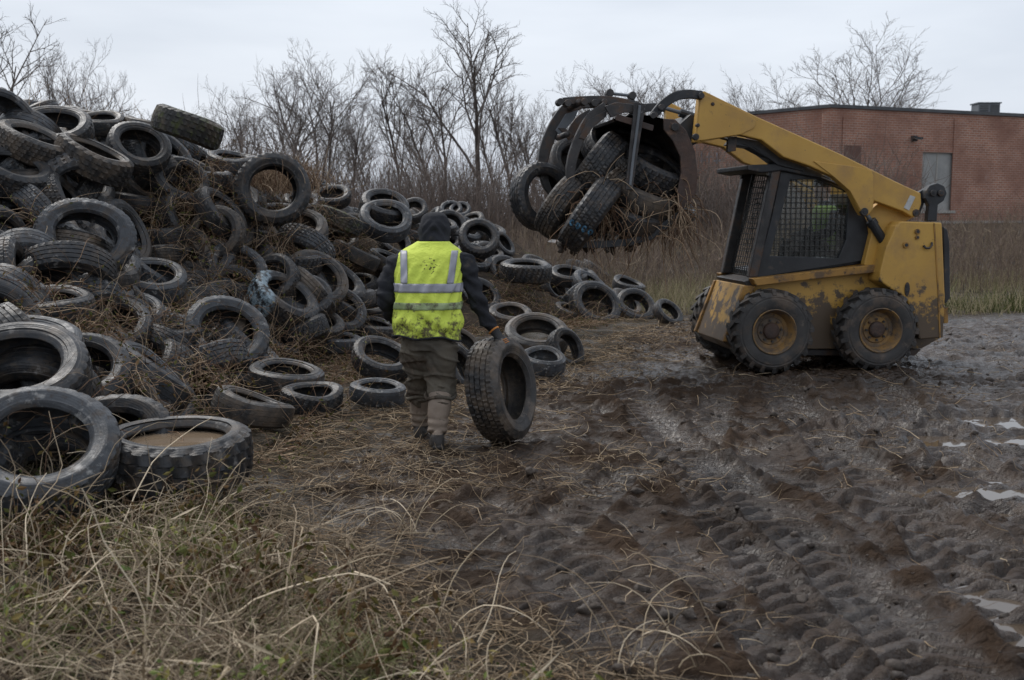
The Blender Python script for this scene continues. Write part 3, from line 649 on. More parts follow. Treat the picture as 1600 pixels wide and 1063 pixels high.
# ------------------------------------------------------------------ tyres
def tyre_meshes(kind, seed, squash=0.):
    r = np.random.default_rng(seed); R, Wd, rim = {'A': (.375,.25,.225), 'H': (.36,.215,.222), 'S': (.355,.21,.22), 'L': (.38,.25,.248)}[kind]
    nr, P, gd, N_ = {'A': (5,5,.013,150), 'H': (5,4,.010,144), 'S': (4,6,.004,96), 'L': (4,6,.017,144)}[kind]
    h = Wd/2; rows = []          # (x, r, rib, isgroove)
    tw = h*.86; rw = 2*tw/nr
    for i in range(nr):
        a, b = -tw+i*rw, -tw+(i+1)*rw; g = rw*(.10 if kind != 'L' else .06)
        rows += [(a+g, i, 0), (b-g, i, 0)]
        if i < nr-1: rows += [(b-g*.7, i, 1), (b+g*.7, i+1, 1)]
    th = np.arange(N_)*2*math.pi/N_
    sag = 1+(.012, .03)[seed % 2]*np.sin(2*th+r.random()*6)+.008*np.sin(3*th+r.random()*6); lat = .007*np.sin(2*th+r.random()*6)+.002*np.sin(3*th+r.random()*6)
    def crown(x): return R-.016*(abs(x)/h)**2.2
    def ringrow(x, rr, edge=0): return np.stack([rr*sag*np.cos(th), rr*sag*np.sin(th), x+lat*np.ones(N_)], -1)
    def lat_slot(i, x):
        kk = np.arange(N_); outer = i in (0, nr-1)
        if kind == 'H' and not outer: sl = ((kk+i*2) % 6 == 0)*.45
        elif kind == 'S': sl = ((kk+i*3) % P == 0)*.8*(1. if outer else .3)
        elif kind == 'L': sl = ((kk+i*3+int(round(x*40))) % P < 2)*1.
        else: sl = ((kk+i*2+int(round(x*50))) % P == 0)*1.
        return sl*gd
    tread = [ringrow(x, crown(x)-(gd if g else lat_slot(i, x))) for x, i, g in rows]
    sh = crown(tw)
    kk = np.arange(N_); lugs = ((kk % P < (2 if kind == 'L' else 1)) * gd * (1 if kind in 'AL' else .3))
    side = [(tw+.004, sh-.010, .8), (h*.99, sh-.030, .8), (h*1.03, sh-.045, 0), (h*1.07, R*.835, 0), (h*1.075, R*.80, 0), (h*1.06, R*.79, 0), (h*1.04, R*.72, 0), (h*.98, rim+.035, 0), (h*.98, rim+.022, 0), (h*.86, rim+.008, 0), (h*.74, rim, 0), (h*.66, rim+.004, 0), (h*.68, rim+.02, 0), (h*.86, R*.72, 0), (h*.84, R*.84, 0), (h*.6, R-.042, 0), (0, R-.038, 0)]
    x_l, i_l, _ = rows[-1]
    s1 = [tread[-1]] + [ringrow(x, rr-lugs*e) for x, rr, e in side]
    s0 = [ringrow(-x, rr-lugs*e) for x, rr, e in side][::-1] + [tread[0]]
    carc = s1[:-1] + s0            # outer right shoulder -> inside -> outer left shoulder
    def grid(rws):
        V = np.concatenate(rws); m = len(rws); b = (np.arange(m-1)*N_)[:,None]; k = np.arange(N_)[None,:]; k2 = (k+1) % N_
        return V, np.stack([b+k, b+k2, b+N_+k2, b+N_+k], -1).reshape(-1, 4)
    out = []
    for nm, rws in (('tyre', carc), ('tread', tread)):
        V, F = grid(rws)
        if squash:
            V = V.copy(); ang = np.arctan2(V[:,1], V[:,0]); q = np.clip(np.cos(ang), 0, 1)**2
            V[:,2] += squash*.5*q*np.sign(.5)*np.hypot(V[:,0], V[:,1]); V[:,1] *= 1-.25*squash; V[:,0] *= 1+.08*squash
        out.append(mesh_np(nm, V/(2*R), F, None, True)); out[-1].set_sharp_from_angle(angle=.75)
    return out
TM = {k: [tyre_meshes(k, 500+i*7+ord(k), (0, .10, .30)[i]) for i in range(3)] for k in 'AHSL'}
def tyre(P, dia, n, kind, look, label, group='tyres of the heap', spin=None, var=None, tread=True, name='tyre'):
    v = random.randrange(3) if var is None else var; spin = random.random()*6.28 if spin is None else spin
    def put(me, nm, par=None):
        if not len(me.materials): me.materials.append(M['rubber'])
        q_ = obj(nm, me, par); q_.material_slots[0].link = 'OBJECT'; q_.material_slots[0].material = M[look]; return q_
    o = put(TM[kind][v][0], name); q = Vector((0,0,1)).rotation_difference(Vector(n).normalized()) @ Quaternion((0,0,1), spin)
    o.rotation_mode = 'QUATERNION'; o.rotation_quaternion = q; o.location = P; o.scale = (dia,)*3
    tag(o, label, 'tyre', group); put(TM[kind][v][1], 'tread', o); return o
def paint_band(mname, col, axis, lo, hi, scale=9, src='rubber'):
    m = M[src].copy(); m.name = mname; nt_ = m.node_tree; p = nt_.nodes['Principled BSDF']; old = p.inputs['Base Color'].links[0].from_socket
    tc_ = nt_.nodes.new('ShaderNodeTexCoord'); sx = nt_.nodes.new('ShaderNodeSeparateXYZ'); nt_.links.new(tc_.outputs['Object'], sx.inputs[0])
    nz_ = nt_.nodes.new('ShaderNodeTexNoise'); nz_.inputs['Scale'].default_value = scale; nt_.links.new(tc_.outputs['Object'], nz_.inputs['Vector'])
    a1 = nt_.nodes.new('ShaderNodeMapRange'); a1.inputs[1].default_value = lo; a1.inputs[2].default_value = hi; nt_.links.new(sx.outputs[axis], a1.inputs[0])
    a2 = nt_.nodes.new('ShaderNodeMapRange'); a2.inputs[1].default_value = .42; a2.inputs[2].default_value = .56; nt_.links.new(nz_.outputs['Fac'], a2.inputs[0])
    mu = nt_.nodes.new('ShaderNodeMath'); mu.operation = 'MULTIPLY'; nt_.links.new(a1.outputs[0], mu.inputs[0]); nt_.links.new(a2.outputs[0], mu.inputs[1])
    mi = nt_.nodes.new('ShaderNodeMixRGB'); nt_.links.new(mu.outputs[0], mi.inputs[0]); nt_.links.new(old, mi.inputs[1]); mi.inputs[2].default_value = (*col, 1); nt_.links.new(mi.outputs[0], p.inputs['Base Color']); M[mname] = m
paint_band('rubber_paint', (.25,.32,.36), 0, .22, .30, 12)
WATER_T = None
def lie(n, w):                      # most scrap tyres settle flatter than they first look
    return (n[0], n[1]*.78, n[2]+.2) if w < 115 and n[1] < -.45 else n
for t_, (P, dia) in zip(TY, TP):
    if 'rainwater' in t_[6]:
        P.z = max(P.z, .16); WATER_T = (P.copy(), dia); tyre(P, dia, t_[3], t_[4], t_[5], t_[6], var=0)
    elif 'pale blue paint on' in t_[6]:
        q0 = Vector((0,0,1)).rotation_difference(Vector(t_[3]).normalized()); wv = q0.inverted() @ Vector((-.75,-.5,.45))
        tyre(P, dia, t_[3], t_[4], 'rubber_paint', t_[6], var=0, spin=math.atan2(wv.y, wv.x))
    elif t_[2] > 215: tyre(P, dia, t_[3], t_[4], t_[5], t_[6], var=0)
    else: tyre(P, min(max(dia, .5), .95), lie(t_[3], t_[2]), t_[4], t_[5], t_[6])
P, dia = WATER_T
M['tyrewater'] = M['water'].copy(); M['tyrewater'].name = 'brown_rainwater'; M['tyrewater'].node_tree.nodes['Principled BSDF'].inputs['Base Color'].default_value = (.19,.14,.095,1)
a = np.linspace(0, 2*math.pi, 48, endpoint=False); V = [(0,0,0)]+[(.36*dia*math.cos(q), .36*dia*math.sin(q), 0) for q in a]
o = obj('rainwater', mesh_np('rainwater', V, [(0, i+1, (i+1) % 48+1) for i in range(48)], M['tyrewater'])); o.location = P+Vector((.01*dia, 0, .098*dia))
tag(o, 'brown rainwater standing inside the flat foreground tyre', 'water', kind='structure')
# unseen-between tyres that fill the heap
pos = [p.copy() for p, d_ in TP]; HAND = list(pos); FILLED = []
def fill(target, y0, y1, dmin, lab, grp, kinds, xl=-.52, xr=.14, up=0.):
    made = tries = 0
    while made < target and tries < 16000:
        tries += 1; y_ = random.uniform(y0, y1); x_ = random.uniform(xl, xr)*y_ - .2; mz = float(mound(x_, y_))
        if mz < float(ground(np.array([x_]), np.array([y_]), False)[0])+.04: continue
        p_ = Vector((x_, y_, mz+up+random.uniform(.06, .2)))
        if min((p_-q).length for q in pos) < dmin: continue
        if any((p_-c_).length < .42 and p_.z > c_.z-.10 for h_ in HAND if abs(h_.y-p_.y) < 2.2 for c_ in [h_+(CAM-h_).normalized()*s_ for s_ in (.3, .6, .9, 1.2, 1.5)]): continue
        e_ = .25; gxn = float(mound(x_+e_, y_)-mound(x_-e_, y_))/(2*e_); gyn = float(mound(x_, y_+e_)-mound(x_, y_-e_))/(2*e_)
        nv = Vector((-gxn*.6, -gyn*.6, 1)).normalized() + Vector((random.gauss(.15, .6), random.gauss(-.1, .5), random.gauss(0, .25)))
        kd_ = random.choice(kinds); lk_ = random.choice(['rubber', 'rubber', 'rubber_grey', 'rubber_mud']); dd_ = p_-CAM; px_ = CX+FPX*dd_.x/dd_.dot(CF); py_ = CY-FPX*dd_.dot(CU)/dd_.dot(CF)
        if px_ > 770 and py_ < 412: continue
        where = 'by the left border' if px_ < 180 else 'left of centre' if px_ < 400 else 'left of the worker' if px_ < 610 else 'behind the worker' if px_ < 770 else 'near the right end'
        hgt = 'high on the slope' if py_ < 345 else 'halfway up the slope' if py_ < 470 else 'low on the slope'
        FILLED.append((px_, tyre(p_, random.uniform(.64, .78), nv, kd_, lk_, '%s %s %s tyre %s, %s' % (lab, {'rubber': 'black', 'rubber_grey': 'grey', 'rubber_mud': 'brown'}[lk_], {'A': 'chunky', 'H': 'ribbed', 'S': 'worn'}[kd_], where, hgt), grp))); pos.append(p_); made += 1
fill(60, 6.2, 10.5, .30, 'half-buried', 'tyres filling gaps in the heap', 'AHS', -.46, -.1, .10)
fill(70, 8.5, 14, .30, 'half-buried', 'tyres filling gaps in the heap', 'AAHS', -.42, .02, .12)
fill(120, 5.6, 13, .30, 'half-buried', 'tyres filling gaps in the heap', 'AAHHS')
fill(85, 13, 25, .40, 'distant small', 'far tyres of the ridge', 'AHS', -.42)
same = {}
for px_, o in sorted(FILLED, key=lambda q: q[0]): same.setdefault(o['label'], []).append(o)
for lst in same.values():
    if len(lst) > 1:
        for k, o in enumerate(lst): o['label'] += ', %s from left' % (ORD[:12] + ['thirteenth', 'fourteenth', 'fifteenth', 'sixteenth', 'seventeenth', 'eighteenth'])[min(k, 17)]
# ------------------------------------------------------------------ skid steer loader
YAW = math.radians(7.5); SO = Vector(((1285-800)/150., 11.33, 0))
NU = Vector((math.cos(YAW), math.sin(YAW), 0)); NV = Vector((-math.sin(YAW), math.cos(YAW), 0))
def uz(px, py, v):
    d = ray(px, py); k = (SO + NV*v - CAM).dot(NV)/d.dot(NV); P = CAM + d*k; return ((P-SO).dot(NU), P.z)
def uzs(pts, v): return [uz(x, y, v) for x, y in pts]
def loc3(px, py, v): u, z = uz(px, py, v); return Vector((u, v, z))
def wpt(px, py, v): return SO + NU*uz(px, py, v)[0] + NV*v + Vector((0, 0, uz(px, py, v)[1]))
skid = empty('skid_steer_loader', SO, YAW)
tag(skid, 'muddy yellow skid steer loader with raised grapple bucket full of tyres', 'loader')
VW = 1.62                                         # overall width over the tyres
def part(name, pts, v0, v1, mat, bevel=.008, parent=None, trace=None, both=False):
    q = uzs(pts, v0 if trace is None else trace); o = MB().prism(q, v0, v1).build(name, M[mat], parent or skid, bevel)
    if both: MB().prism(q, VW-v1, VW-v0).build(name, M[mat], parent or skid, bevel)
    return o
# chassis
part('chassis', [(1163,446),(1376,424),(1470,440),(1470,528),(1440,545),(1142,546),(1130,534)], .34, VW-.34, 'yellow')
part('belly_plate', [(1150,546),(1440,546),(1430,556),(1165,556)], .40, VW-.40, 'dark_steel')
part('side_rail', [(1176,436),(1300,421),(1376,413),(1376,425),(1300,433),(1182,447)], .20, .345, 'yellow_dirty', both=True)
part('front_fender', [(1163,447),(1182,447),(1160,480),(1140,535),(1129,534)], .28, .338, 'yellow_dirty', both=True)
# engine side pods
pod = [(1408,346),(1472,348),(1473,367),(1477,465),(1474,528),(1437,531),(1433,507),(1419,473),(1407,460),(1393,452),(1374,439),(1375,425),(1385,386),(1400,354)]
op = part('engine_side_panel', pod, .06, .40, 'yellow', .015, both=True)
part('engine_hood', [(1404,353),(1470,352),(1473,367),(1475,465),(1473,526),(1420,526),(1380,440)], .402, VW-.402, 'yellow')
g_ = part('rear_grille', [(1474,354),(1481,360),(1484,380),(1485,465),(1479,474),(1476,474)], .22, VW-.22, 'black', .01)
part('rear_bumper', [(1474,480),(1482,480),(1482,505),(1475,506)], .15, VW-.15, 'yellow_dirty')
part('panel_seam', [(1459,349),(1461,349),(1468,465),(1470,528),(1468,528),(1466,465)], .052, .0599, 'yellow_dirty', 0)
for (x_, y_, r_) in ((1433,362,.03),(1432.5,371,.022),(1415,383,.034)):
    c_ = loc3(x_, y_, .06); MB().tube([c_+Vector((0,.0,0)), c_-Vector((0,.02,0))], r_, 14).build('panel_boss', M['yellow_dirty'], skid, .004)
    MB().tube([c_-Vector((0,.0205,0)), c_-Vector((0,.024,0))], r_*.55, 12).build('panel_hole', M['black'], skid)
c_ = loc3(1417,452,.06); MB().tube([c_, c_-Vector((0,.012,0))], .001, 4)
lt = MB().prism([(c_.x+.035*math.cos(a)*.8, c_.z+.075*math.sin(a)) for a in np.linspace(0, 6.28, 16, endpoint=False)], .045, .0598).build('panel_latch', M['dark_steel'], skid, .004)
for dz in (-.025, .03): q_ = c_+Vector((0,-.016,dz)); MB().tube([q_, q_-Vector((0,.006,0))], .014, 10).build('latch_bolt', M['black'], lt)
hk = [loc3(1443,384,.05), loc3(1447,388,.03), loc3(1452,388,.03), loc3(1456,384,.04), loc3(1456,379,.05)]
MB().tube(hk, .012, 8).build('tie_hook', M['dark_steel'], skid, smooth=True)
# rear uprights, lift arms
part('rear_upright', [(1358,330),(1372,318),(1431,338),(1404,352),(1385,388),(1376,424),(1350,414),(1362,365)], .27, .36, 'yellow', both=True)
armp = [(1094,142),(1102,143),(1184,183),(1316,242),(1400,284),(1439,302),(1440,318),(1434,338),(1426,340),(1412,331),(1366,314),(1364,329),(1357,337),(1348,337),(1343,329),(1328,299),(1303,277),(1266,260),(1225,246),(1190,219),(1156,211),(1100,221),(1085,223)]
part('lift_arm', armp, .14, .26, 'yellow', .012, both=True)
ao = part('arm_gusset', [(1270,252),(1345,262),(1361,267),(1364,275),(1363,327),(1356,335),(1348,335),(1342,325),(1328,299),(1303,277)], .128, .1395, 'yellow', .004, trace=.14)
part('arm_end_plate', [(1095,146),(1166,177),(1181,189),(1178,200),(1158,210),(1100,219),(1088,220)], .128, .1395, 'yellow', .004, trace=.14)
part('worn_arm_decal', [(1412,325),(1422,305),(1430,308),(1420,329)], .134, .1396, 'glass', 0, trace=.14)
cr = [loc3(1105,185,.26)+Vector((0,.0,0)), loc3(1105,185,.26)+Vector((0,VW-.52,0))]
MB().tube(cr, .085, 14).build('arm_crossmember', M['yellow'], skid, smooth=True)
MB().tube([loc3(1400,312,.26), loc3(1400,312,.26)+Vector((0,VW-.52,0))], .07, 14).build('rear_crossmember', M['yellow_dirty'], skid, smooth=True)
for vv in (.14, VW-.14-.03):
    for (x_, y_, r_) in ((1350,331,.042),(1431,333,.04),(1093,151,.034),(1087,214,.034),(1113,163,.02),(1090,196,.02)):
        c_ = loc3(x_, y_, .14); c_.y = vv-.02; MB().tube([c_, c_+Vector((0,.05,0))], r_, 14).build('pivot_pin', M['dark_steel'], skid, .005)
        c_.y -= .006; MB().tube([c_, c_+Vector((0,.006,0))], r_*.5, 8).build('pin_bolt', M['black'], skid)
# hoses and dirt tray under the arm
part('hose_tray', [(1150,214),(1192,221),(1228,247),(1262,261),(1255,268),(1215,258),(1180,232),(1140,226)], .28, .5, 'black', .006)
for k in range(4):
    MB().tube([loc3(1120+k*4,214,.3+k*.04), loc3(1165,226+k*2,.29+k*.05), loc3(1220,258+k,.30+k*.05), loc3(1275,275,.33+k*.05), loc3(1340,300,.40+k*.05)], .014, 8).build('hydraulic_hose', M['black'], skid, smooth=True)
part('tilt_bracket', [(1138,214),(1152,213),(1150,236),(1137,238)], .27, .33, 'dark_steel', .004)
# rear hinge links
lk = [(1449+0,346),(1452,322),(1446,310),(1447,298),(1453,290),(1465,286),(1476,291),(1480,302),(1475,314),(1466,320),(1464,346)]
part('rear_link', lk, .12, .20, 'black', .01, both=True)
part('rear_link_arm', [(1436,300),(1450,292),(1462,296),(1458,312),(1444,318),(1438,334),(1430,332)], .205, .26, 'black', .008, both=True)
for dx in (-8, 4):
    c_ = loc3(1463+dx+2,302,.12); MB().tube([c_, c_-Vector((0,.03,0))], .034, 14).build('link_pin', M['dark_steel'], skid, .005)
    MB().tube([c_-Vector((0,.031,0)), c_-Vector((0,.036,0))], .016, 10).build('pin_bolt', M['black'], skid)
# lift cylinder
for sgn in (0, 1):
    f_ = (lambda p: p) if not sgn else (lambda p: Vector((p.x, VW-p.y, p.z)))
    a_, b_, c2 = [f_(loc3(*q)) for q in ((1353,334,.22),(1361,346,.24),(1394,398,.25))]
    cy = MB().tube([b_, c2], .05, 14).build('lift_cylinder', M['black'], skid, smooth=False); MB().tube([a_, b_], .024, 12).build('cylinder_rod', M['hvac'], cy, smooth=True)
    MB().tube([b_.lerp(c2, -.02), b_.lerp(c2, .12)], .058, 14).build('cylinder_collar', M['black'], cy)
# cab
inner = [(1235,281),(1280,281),(1327,302),(1322,375),(1310,404),(1203,400),(1222,330)]
outer = [(1221,264),(1283,272),(1336,300),(1359,357),(1350,407),(1181,434),(1206,340)]
def frame_mesh(o_, i_, v0, v1):
    n = len(o_); V = [(u,v,z) for v in (v0, v1) for L_ in (o_, i_) for u, z in L_]; F = []
    for k in range(n):
        j = (k+1) % n; F += [(k,j,n+j,n+k), (2*n+k,3*n+k,3*n+j,2*n+j), (k,2*n+k,2*n+j,j), (n+k,n+j,3*n+j,3*n+k)]
    return MB().add(V, F)
io, oo = uzs(inner, .36), uzs(outer, .36)
def inside(u, z, poly):
    c_ = False; n = len(poly)
    for i in range(n):
        (x1, y1), (x2, y2) = poly[i], poly[(i+1) % n]
        if (y1 > z) != (y2 > z) and u < (x2-x1)*(z-y1)/(y2-y1)+x1: c_ = not c_
    return c_
M['wire'] = pm('dark_wire', (.025,.025,.026), (.05,.048,.045), 9, (.4,.7), 0, spots=[((.09,.07,.05), 8, .56, .68)])
for va, vb, vm in ((.36, .41, .385), (VW-.41, VW-.36, VW-.385)):
    ii_ = io if va < .8 else [(a[0]*.3+b[0]*.7, a[1]*.3+b[1]*.7) for a, b in zip(io, oo)]
    fr = frame_mesh(oo, ii_, va, vb).build('cab_side_frame', M['black'], skid, .006)
    wm = MB(); us = [p[0] for p in io]; zs = [p[1] for p in io]; st = .0575
    for k in range(int((max(us)-min(us))/st)+2):
        u0 = min(us)+k*st; run = [(u0+.28*(z-min(zs))*0, z) for z in np.arange(min(zs)-.01, max(zs)+.02, .01) if inside(u0, z, io)]
        if len(run) > 3: wm.tube([(u0, vm, run[0][1]-.012), (u0, vm, run[-1][1]+.012)], .0052, 5)
    for k in range(int((max(zs)-min(zs))/st)+2):
        z0 = min(zs)+.02+k*st; run = [u for u in np.arange(min(us)-.01, max(us)+.02, .01) if inside(u, z0, io)]
        if len(run) > 3: wm.tube([(run[0]-.012, vm+.008, z0), (run[-1]+.012, vm+.008, z0)], .0052, 5)
    wm.build('window_mesh', M['wire'], fr)
part('cab_pillar', [(1207,263),(1221,265),(1184,434),(1170,434)], .325, .42, 'dark_steel', .012, both=True)
part('cab_roof', [(1168,258),(1246,255),(1286,271),(1284,279),(1222,267),(1190,270),(1168,266)], .30, VW-.30, 'black', .012)
part('cab_rear_wall', [(1336,302),(1346,330),(1359,357),(1352,406),(1338,408),(1340,360),(1330,320)], .42, VW-.42, 'black', .006)
part('cab_floor', [(1184,425),(1350,402),(1350,412),(1184,436)], .42, VW-.42, 'black')
part('front_sill', [(1163,440),(1184,434),(1188,447),(1166,450)], .34, VW-.34, 'dark_steel')
fm = MB(); a_, b_ = loc3(1212,272,.42), loc3(1176,432,.42)
for k in range(12): fm.tube([(a_.x+.02, .43+k*(VW-.86)/11, a_.z), (b_.x+.02, .43+k*(VW-.86)/11, b_.z)], .0055, 5)
for k in range(18):
    f_ = k/17; p_ = a_.lerp(b_, f_); fm.tube([(p_.x+.028, .42, p_.z), (p_.x+.028, VW-.42, p_.z)], .0055, 5)
fm.build('front_window_mesh', M['wire'], skid)
for px_, vv in ((1209,.36), (1209,VW-.42)):
    p_ = loc3(px_, 268, .36); p_.y = vv; wl = MB().box((p_.x-.06, p_.y-.02, p_.z-.05), (p_.x-.025, p_.y+.05, p_.z+.05)).build('work_light', M['black'], skid, .008)
    MB().box((p_.x-.066, p_.y-.012, p_.z-.04), (p_.x-.0605, p_.y+.042, p_.z+.04)).build('lens', M['glass'], wl, .004)
gt = NT('grimy_window_glass'); tb = gt.n('ShaderNodeBsdfTransparent'); tb.inputs[0].default_value = (.8,.84,.82,1); gl = gt.n('ShaderNodeBsdfGlossy', Roughness=.08); df = gt.n('ShaderNodeBsdfDiffuse'); df.inputs[0].default_value = (.22,.20,.18,1)
gm1 = gt.n('ShaderNodeMixShader'); gm2 = gt.n('ShaderNodeMixShader'); lw = gt.n('ShaderNodeFresnel', IOR=1.5); tg = gt.n('ShaderNodeTexCoord')
gt.l(gt.rng(gt.noise(tg.outputs['Object'], 5, 7, .65), .48, .78, .02, .4), gm1.inputs[0]); gt.l(tb.outputs[0], gm1.inputs[1]); gt.l(df.outputs[0], gm1.inputs[2])
gt.l(lw.outputs[0], gm2.inputs[0]); gt.l(gm1.outputs[0], gm2.inputs[1]); gt.l(gl.outputs[0], gm2.inputs[2]); gt.l(gm2.outputs[0], gt.t.nodes['Material Output'].inputs['Surface']); M['pane'] = gt.m
for va in (.398,): MB().prism(io, va, va+.004).build('window_pane', M['pane'], skid)
sb = part('seat', [(1256,392),(1312,388),(1312,398),(1256,404)], .6, 1.05, 'black', .02); part('seat_back', [(1302,330),(1316,326),(1320,388),(1306,390)], .6, 1.05, 'black', .02)
for vv in (.62, 1.0): MB().tube([loc3(1228,420,vv), loc3(1226,380,vv), loc3(1222,372,vv)], .014, 8).build('control_lever', M['black'], skid, smooth=True)
# wheels
RW, WW = .443, .30
def lathe(prof, n=48):
    V = []; F = []; m = len(prof)
    for k in range(n):
        a = 2*math.pi*k/n
        V += [(r*math.cos(a), y, r*math.sin(a)) for y, r in prof]
    for k in range(n):
        for i in range(m-1): F.append((k*m+i, ((k+1) % n)*m+i, ((k+1) % n)*m+i+1, k*m+i+1))
    return MB().add(V, F)
tyb = lathe([(.085,.235),(.03,.232),(.012,.245),(.004,.275),(0,.31),(.002,.345),(.008,.352),(.006,.37),(.02,.395),(.04,.408),(WW/2,.414),(WW-.04,.408),(WW-.02,.395),(WW,.33),(WW-.01,.25),(WW-.08,.235)], 64)
nl = 20
for k in range(nl):
    for sd_ in (0, 1):
        a0 = 2*math.pi*(k+.5*sd_)/nl; pts = []
        for (y_, da, r_) in ((.006,0,.385),(.03,0,.442),(.10,.07,RW),(.165,.16,RW)):
            w_ = .075+.03*(y_ > .05)
            y2 = y_ if not sd_ else WW-y_
            for aa, rr in ((a0+da, r_-.0), (a0+da+w_*1.35, r_)): pts.append((y2, aa, rr))
        V = []; 
        for (y2, aa, rr) in pts: V += [(rr*math.cos(aa), y2, rr*math.sin(aa)), ((.375 if rr < .40 else .40)*math.cos(aa), y2 if rr > .4 else y2+(.012 if not sd_ else -.012), (.375 if rr < .40 else .40)*math.sin(aa))]
        F = []
        for i in range(3):
            b = i*4; F += [(b, b+2, b+6, b+4), (b, b+4, b+5, b+1), (b+2, b+3, b+7, b+6)]
        F += [(0,1,3,2), (12,14,15,13)]
        tyb.add(V, F)
M['ltyre'] = pm('loader_tyre_rubber', (.028,.026,.025), (.05,.046,.043), 4, (.55,.85), .4, 40, [((.095,.07,.052), 5, .5, .64), ((.13,.115,.10), 10, .62, .74)])
M['rim'] = pm('mud_caked_yellow_rim', (.30,.17,.05), (.22,.125,.045), 4, (.6,.8), .3, 40, [((.105,.078,.056), 5, .42, .56), ((.06,.045,.034), 12, .56, .66)])
tym = tyb.mesh('tyre', M['ltyre'], True); tym.set_sharp_from_angle(angle=.5)
rimm = lathe([(.03,.236),(.004,.24),(.0,.232),(.012,.222),(.07,.205),(.10,.19),(.125,.185),(.13,.15),(.118,.138),(.118,.02),(.118,.0)], 48).mesh('wheel', M['rim'], True); rimm.set_sharp_from_angle(angle=.6)
hubm = lathe([(.117,.088),(.09,.086),(.078,.076),(.074,.04),(.074,.0)], 28).mesh('hub', M['rust'], True)
nutm = MB().tube([(0,.117,0),(0,.098,0)], .013, 6).mesh('lug_nut', M['dark_steel'])
for (px_, py_) in ((1211,519),(1377,521)):
    u_, z_ = uz(px_, py_, 0.0)
    for far in (0, 1):
        wh = obj('wheel', rimm, skid); wh.location = (u_, VW if far else 0, RW-.012); wh.rotation_euler = (0, random.random()*6, math.pi if far else 0)
        wh['label'] = 'muddy yellow rim with chunky tyre'
        obj('tyre', tym, wh); obj('hub', hubm, wh)
        for k in range(8):
            nu_ = obj('lug_nut', nutm, wh); nu_.location = (.112*math.cos(k*math.pi/4), 0, .112*math.sin(k*math.pi/4))
        MB().tube([(u_, .1, RW-.012), (u_, VW-.1, RW-.012)], .06, 12).build('axle', M['dark_steel'], skid) if not far else None
# mud caked on the chassis front
# ------------------------------------------------------------------ grapple bucket
BV0, BV1 = -.08, VW+.08
shell = [(958,186),(985,180),(1012,180),(1040,186),(1062,199),(1077,222),(1085,250),(1086,290),(1078,316),(1056,342),(1022,371),(985,382),(937,386),(900,385)]
so = uzs(shell, BV0); cx_ = sum(p[0] for p in so)/len(so); cz_ = sum(p[1] for p in so)/len(so)
def shrink(pts, k): return [(cx_+(u-cx_)*k, cz_+(z-cz_)*k) for u, z in pts]
si = shrink(so, .955); bs = MB(); n = len(so)
V = [(u, v, z) for v in (BV0+.004, BV1-.004) for L_ in (so, si) for u, z in L_]; F = []
for k in range(n-1): F += [(k, k+1, 2*n+k+1, 2*n+k), (n+k, 3*n+k, 3*n+k+1, n+k+1)]
F += [(0, 2*n, 3*n, n), (n-1, 2*n-1, 4*n-1, 3*n-1)]
bk = bs.add(V, F).build('bucket', M['dark_steel'], skid, .004); bk['label'] = 'dark steel curved bucket shell'
# near cheek: rusty crescent; far cheek: closed plate
crs = [(1036,186),(1054,187),(1071,204),(1085,237),(1089,272),(1087,301),(1072,323),(1060,330),(1057,300),(1063,270),(1062,246),(1051,222),(1036,203)]
MB().prism(uzs(crs, BV0), BV0-.03, BV0).build('side_cheek', M['rust'], bk, .008)
far_ = [(u, z) for u, z in so]; MB().prism(far_, BV1, BV1+.025).build('side_cheek', M['dark_steel'], bk, .004)
lowc = [(1072,323),(1058,344),(1022,373),(985,384),(937,388),(898,387),(898,378),(938,377),(984,373),(1016,362),(1060,330)]
MB().prism(uzs(lowc, BV0), BV0-.025, BV0).build('lower_edge_bar', M['black'], bk, .005)
for (x_, y_, r_) in ((1054,199,.04),(1020,181,.03)):
    c_ = loc3(x_, y_, BV0-.03); MB().tube([c_, c_-Vector((0,.03,0))], r_, 14).build('pivot_pin', M['dark_steel'], bk, .004)
# curved bucket links to the arms
def ribbon(cl, wd, v0, v1, trace):
    C_ = [np.array(uz(x, y, trace)) for x, y in cl]
    # smooth
    Q = smooth_path(C_, 6); Wd_ = np.interp(np.linspace(0, 1, len(Q)), np.linspace(0, 1, len(wd)), wd)
    T = np.gradient(Q, axis=0); T /= np.linalg.norm(T, axis=1, keepdims=True); Nn = np.stack([-T[:,1], T[:,0]], -1)
    Lf = Q+Nn*Wd_[:,None]/2; Rt = Q-Nn*Wd_[:,None]/2; n = len(Q)
    V = [(p[0], v, p[1]) for v in (v0, v1) for S_ in (Lf, Rt) for p in S_]; F = []
    for k in range(n-1): F += [(k, n+k, n+k+1, k+1), (2*n+k, 2*n+k+1, 3*n+k+1, 3*n+k), (k, k+1, 2*n+k+1, 2*n+k), (n+k, 3*n+k, 3*n+k+1, n+k+1)]
    F += [(0, 2*n, 3*n, n), (n-1, 2*n-1, 4*n-1, 3*n-1)]
    return MB().add(V, F)
for v0 in (.10, VW-.16):
    ribbon([(1098,149),(1076,147),(1055,151),(1035,165),(1019,184)], [.085,.09,.095,.09,.08], v0, v0+.06, .10).build('bucket_link', M['black'], skid, .008)
for (x_, y_) in ((1022,180),(1033,168),(1095,150)):
    c_ = loc3(x_, y_, .09); MB().tube([c_, c_-Vector((0,.03,0))], .032, 12).build('pivot_pin', M['dark_steel'], skid, .004)
MB().tube([loc3(1062,176,.5), loc3(1120,196,.5)], .045, 12).build('tilt_cylinder', M['black'], skid); MB().tube([loc3(1035,168,.5), loc3(1062,176,.5)], .022, 10).build('cylinder_rod', M['hvac'], skid)
part('coupler_plate', [(1060,196),(1080,178),(1098,205),(1092,222),(1076,232)], .3, VW-.3, 'black')
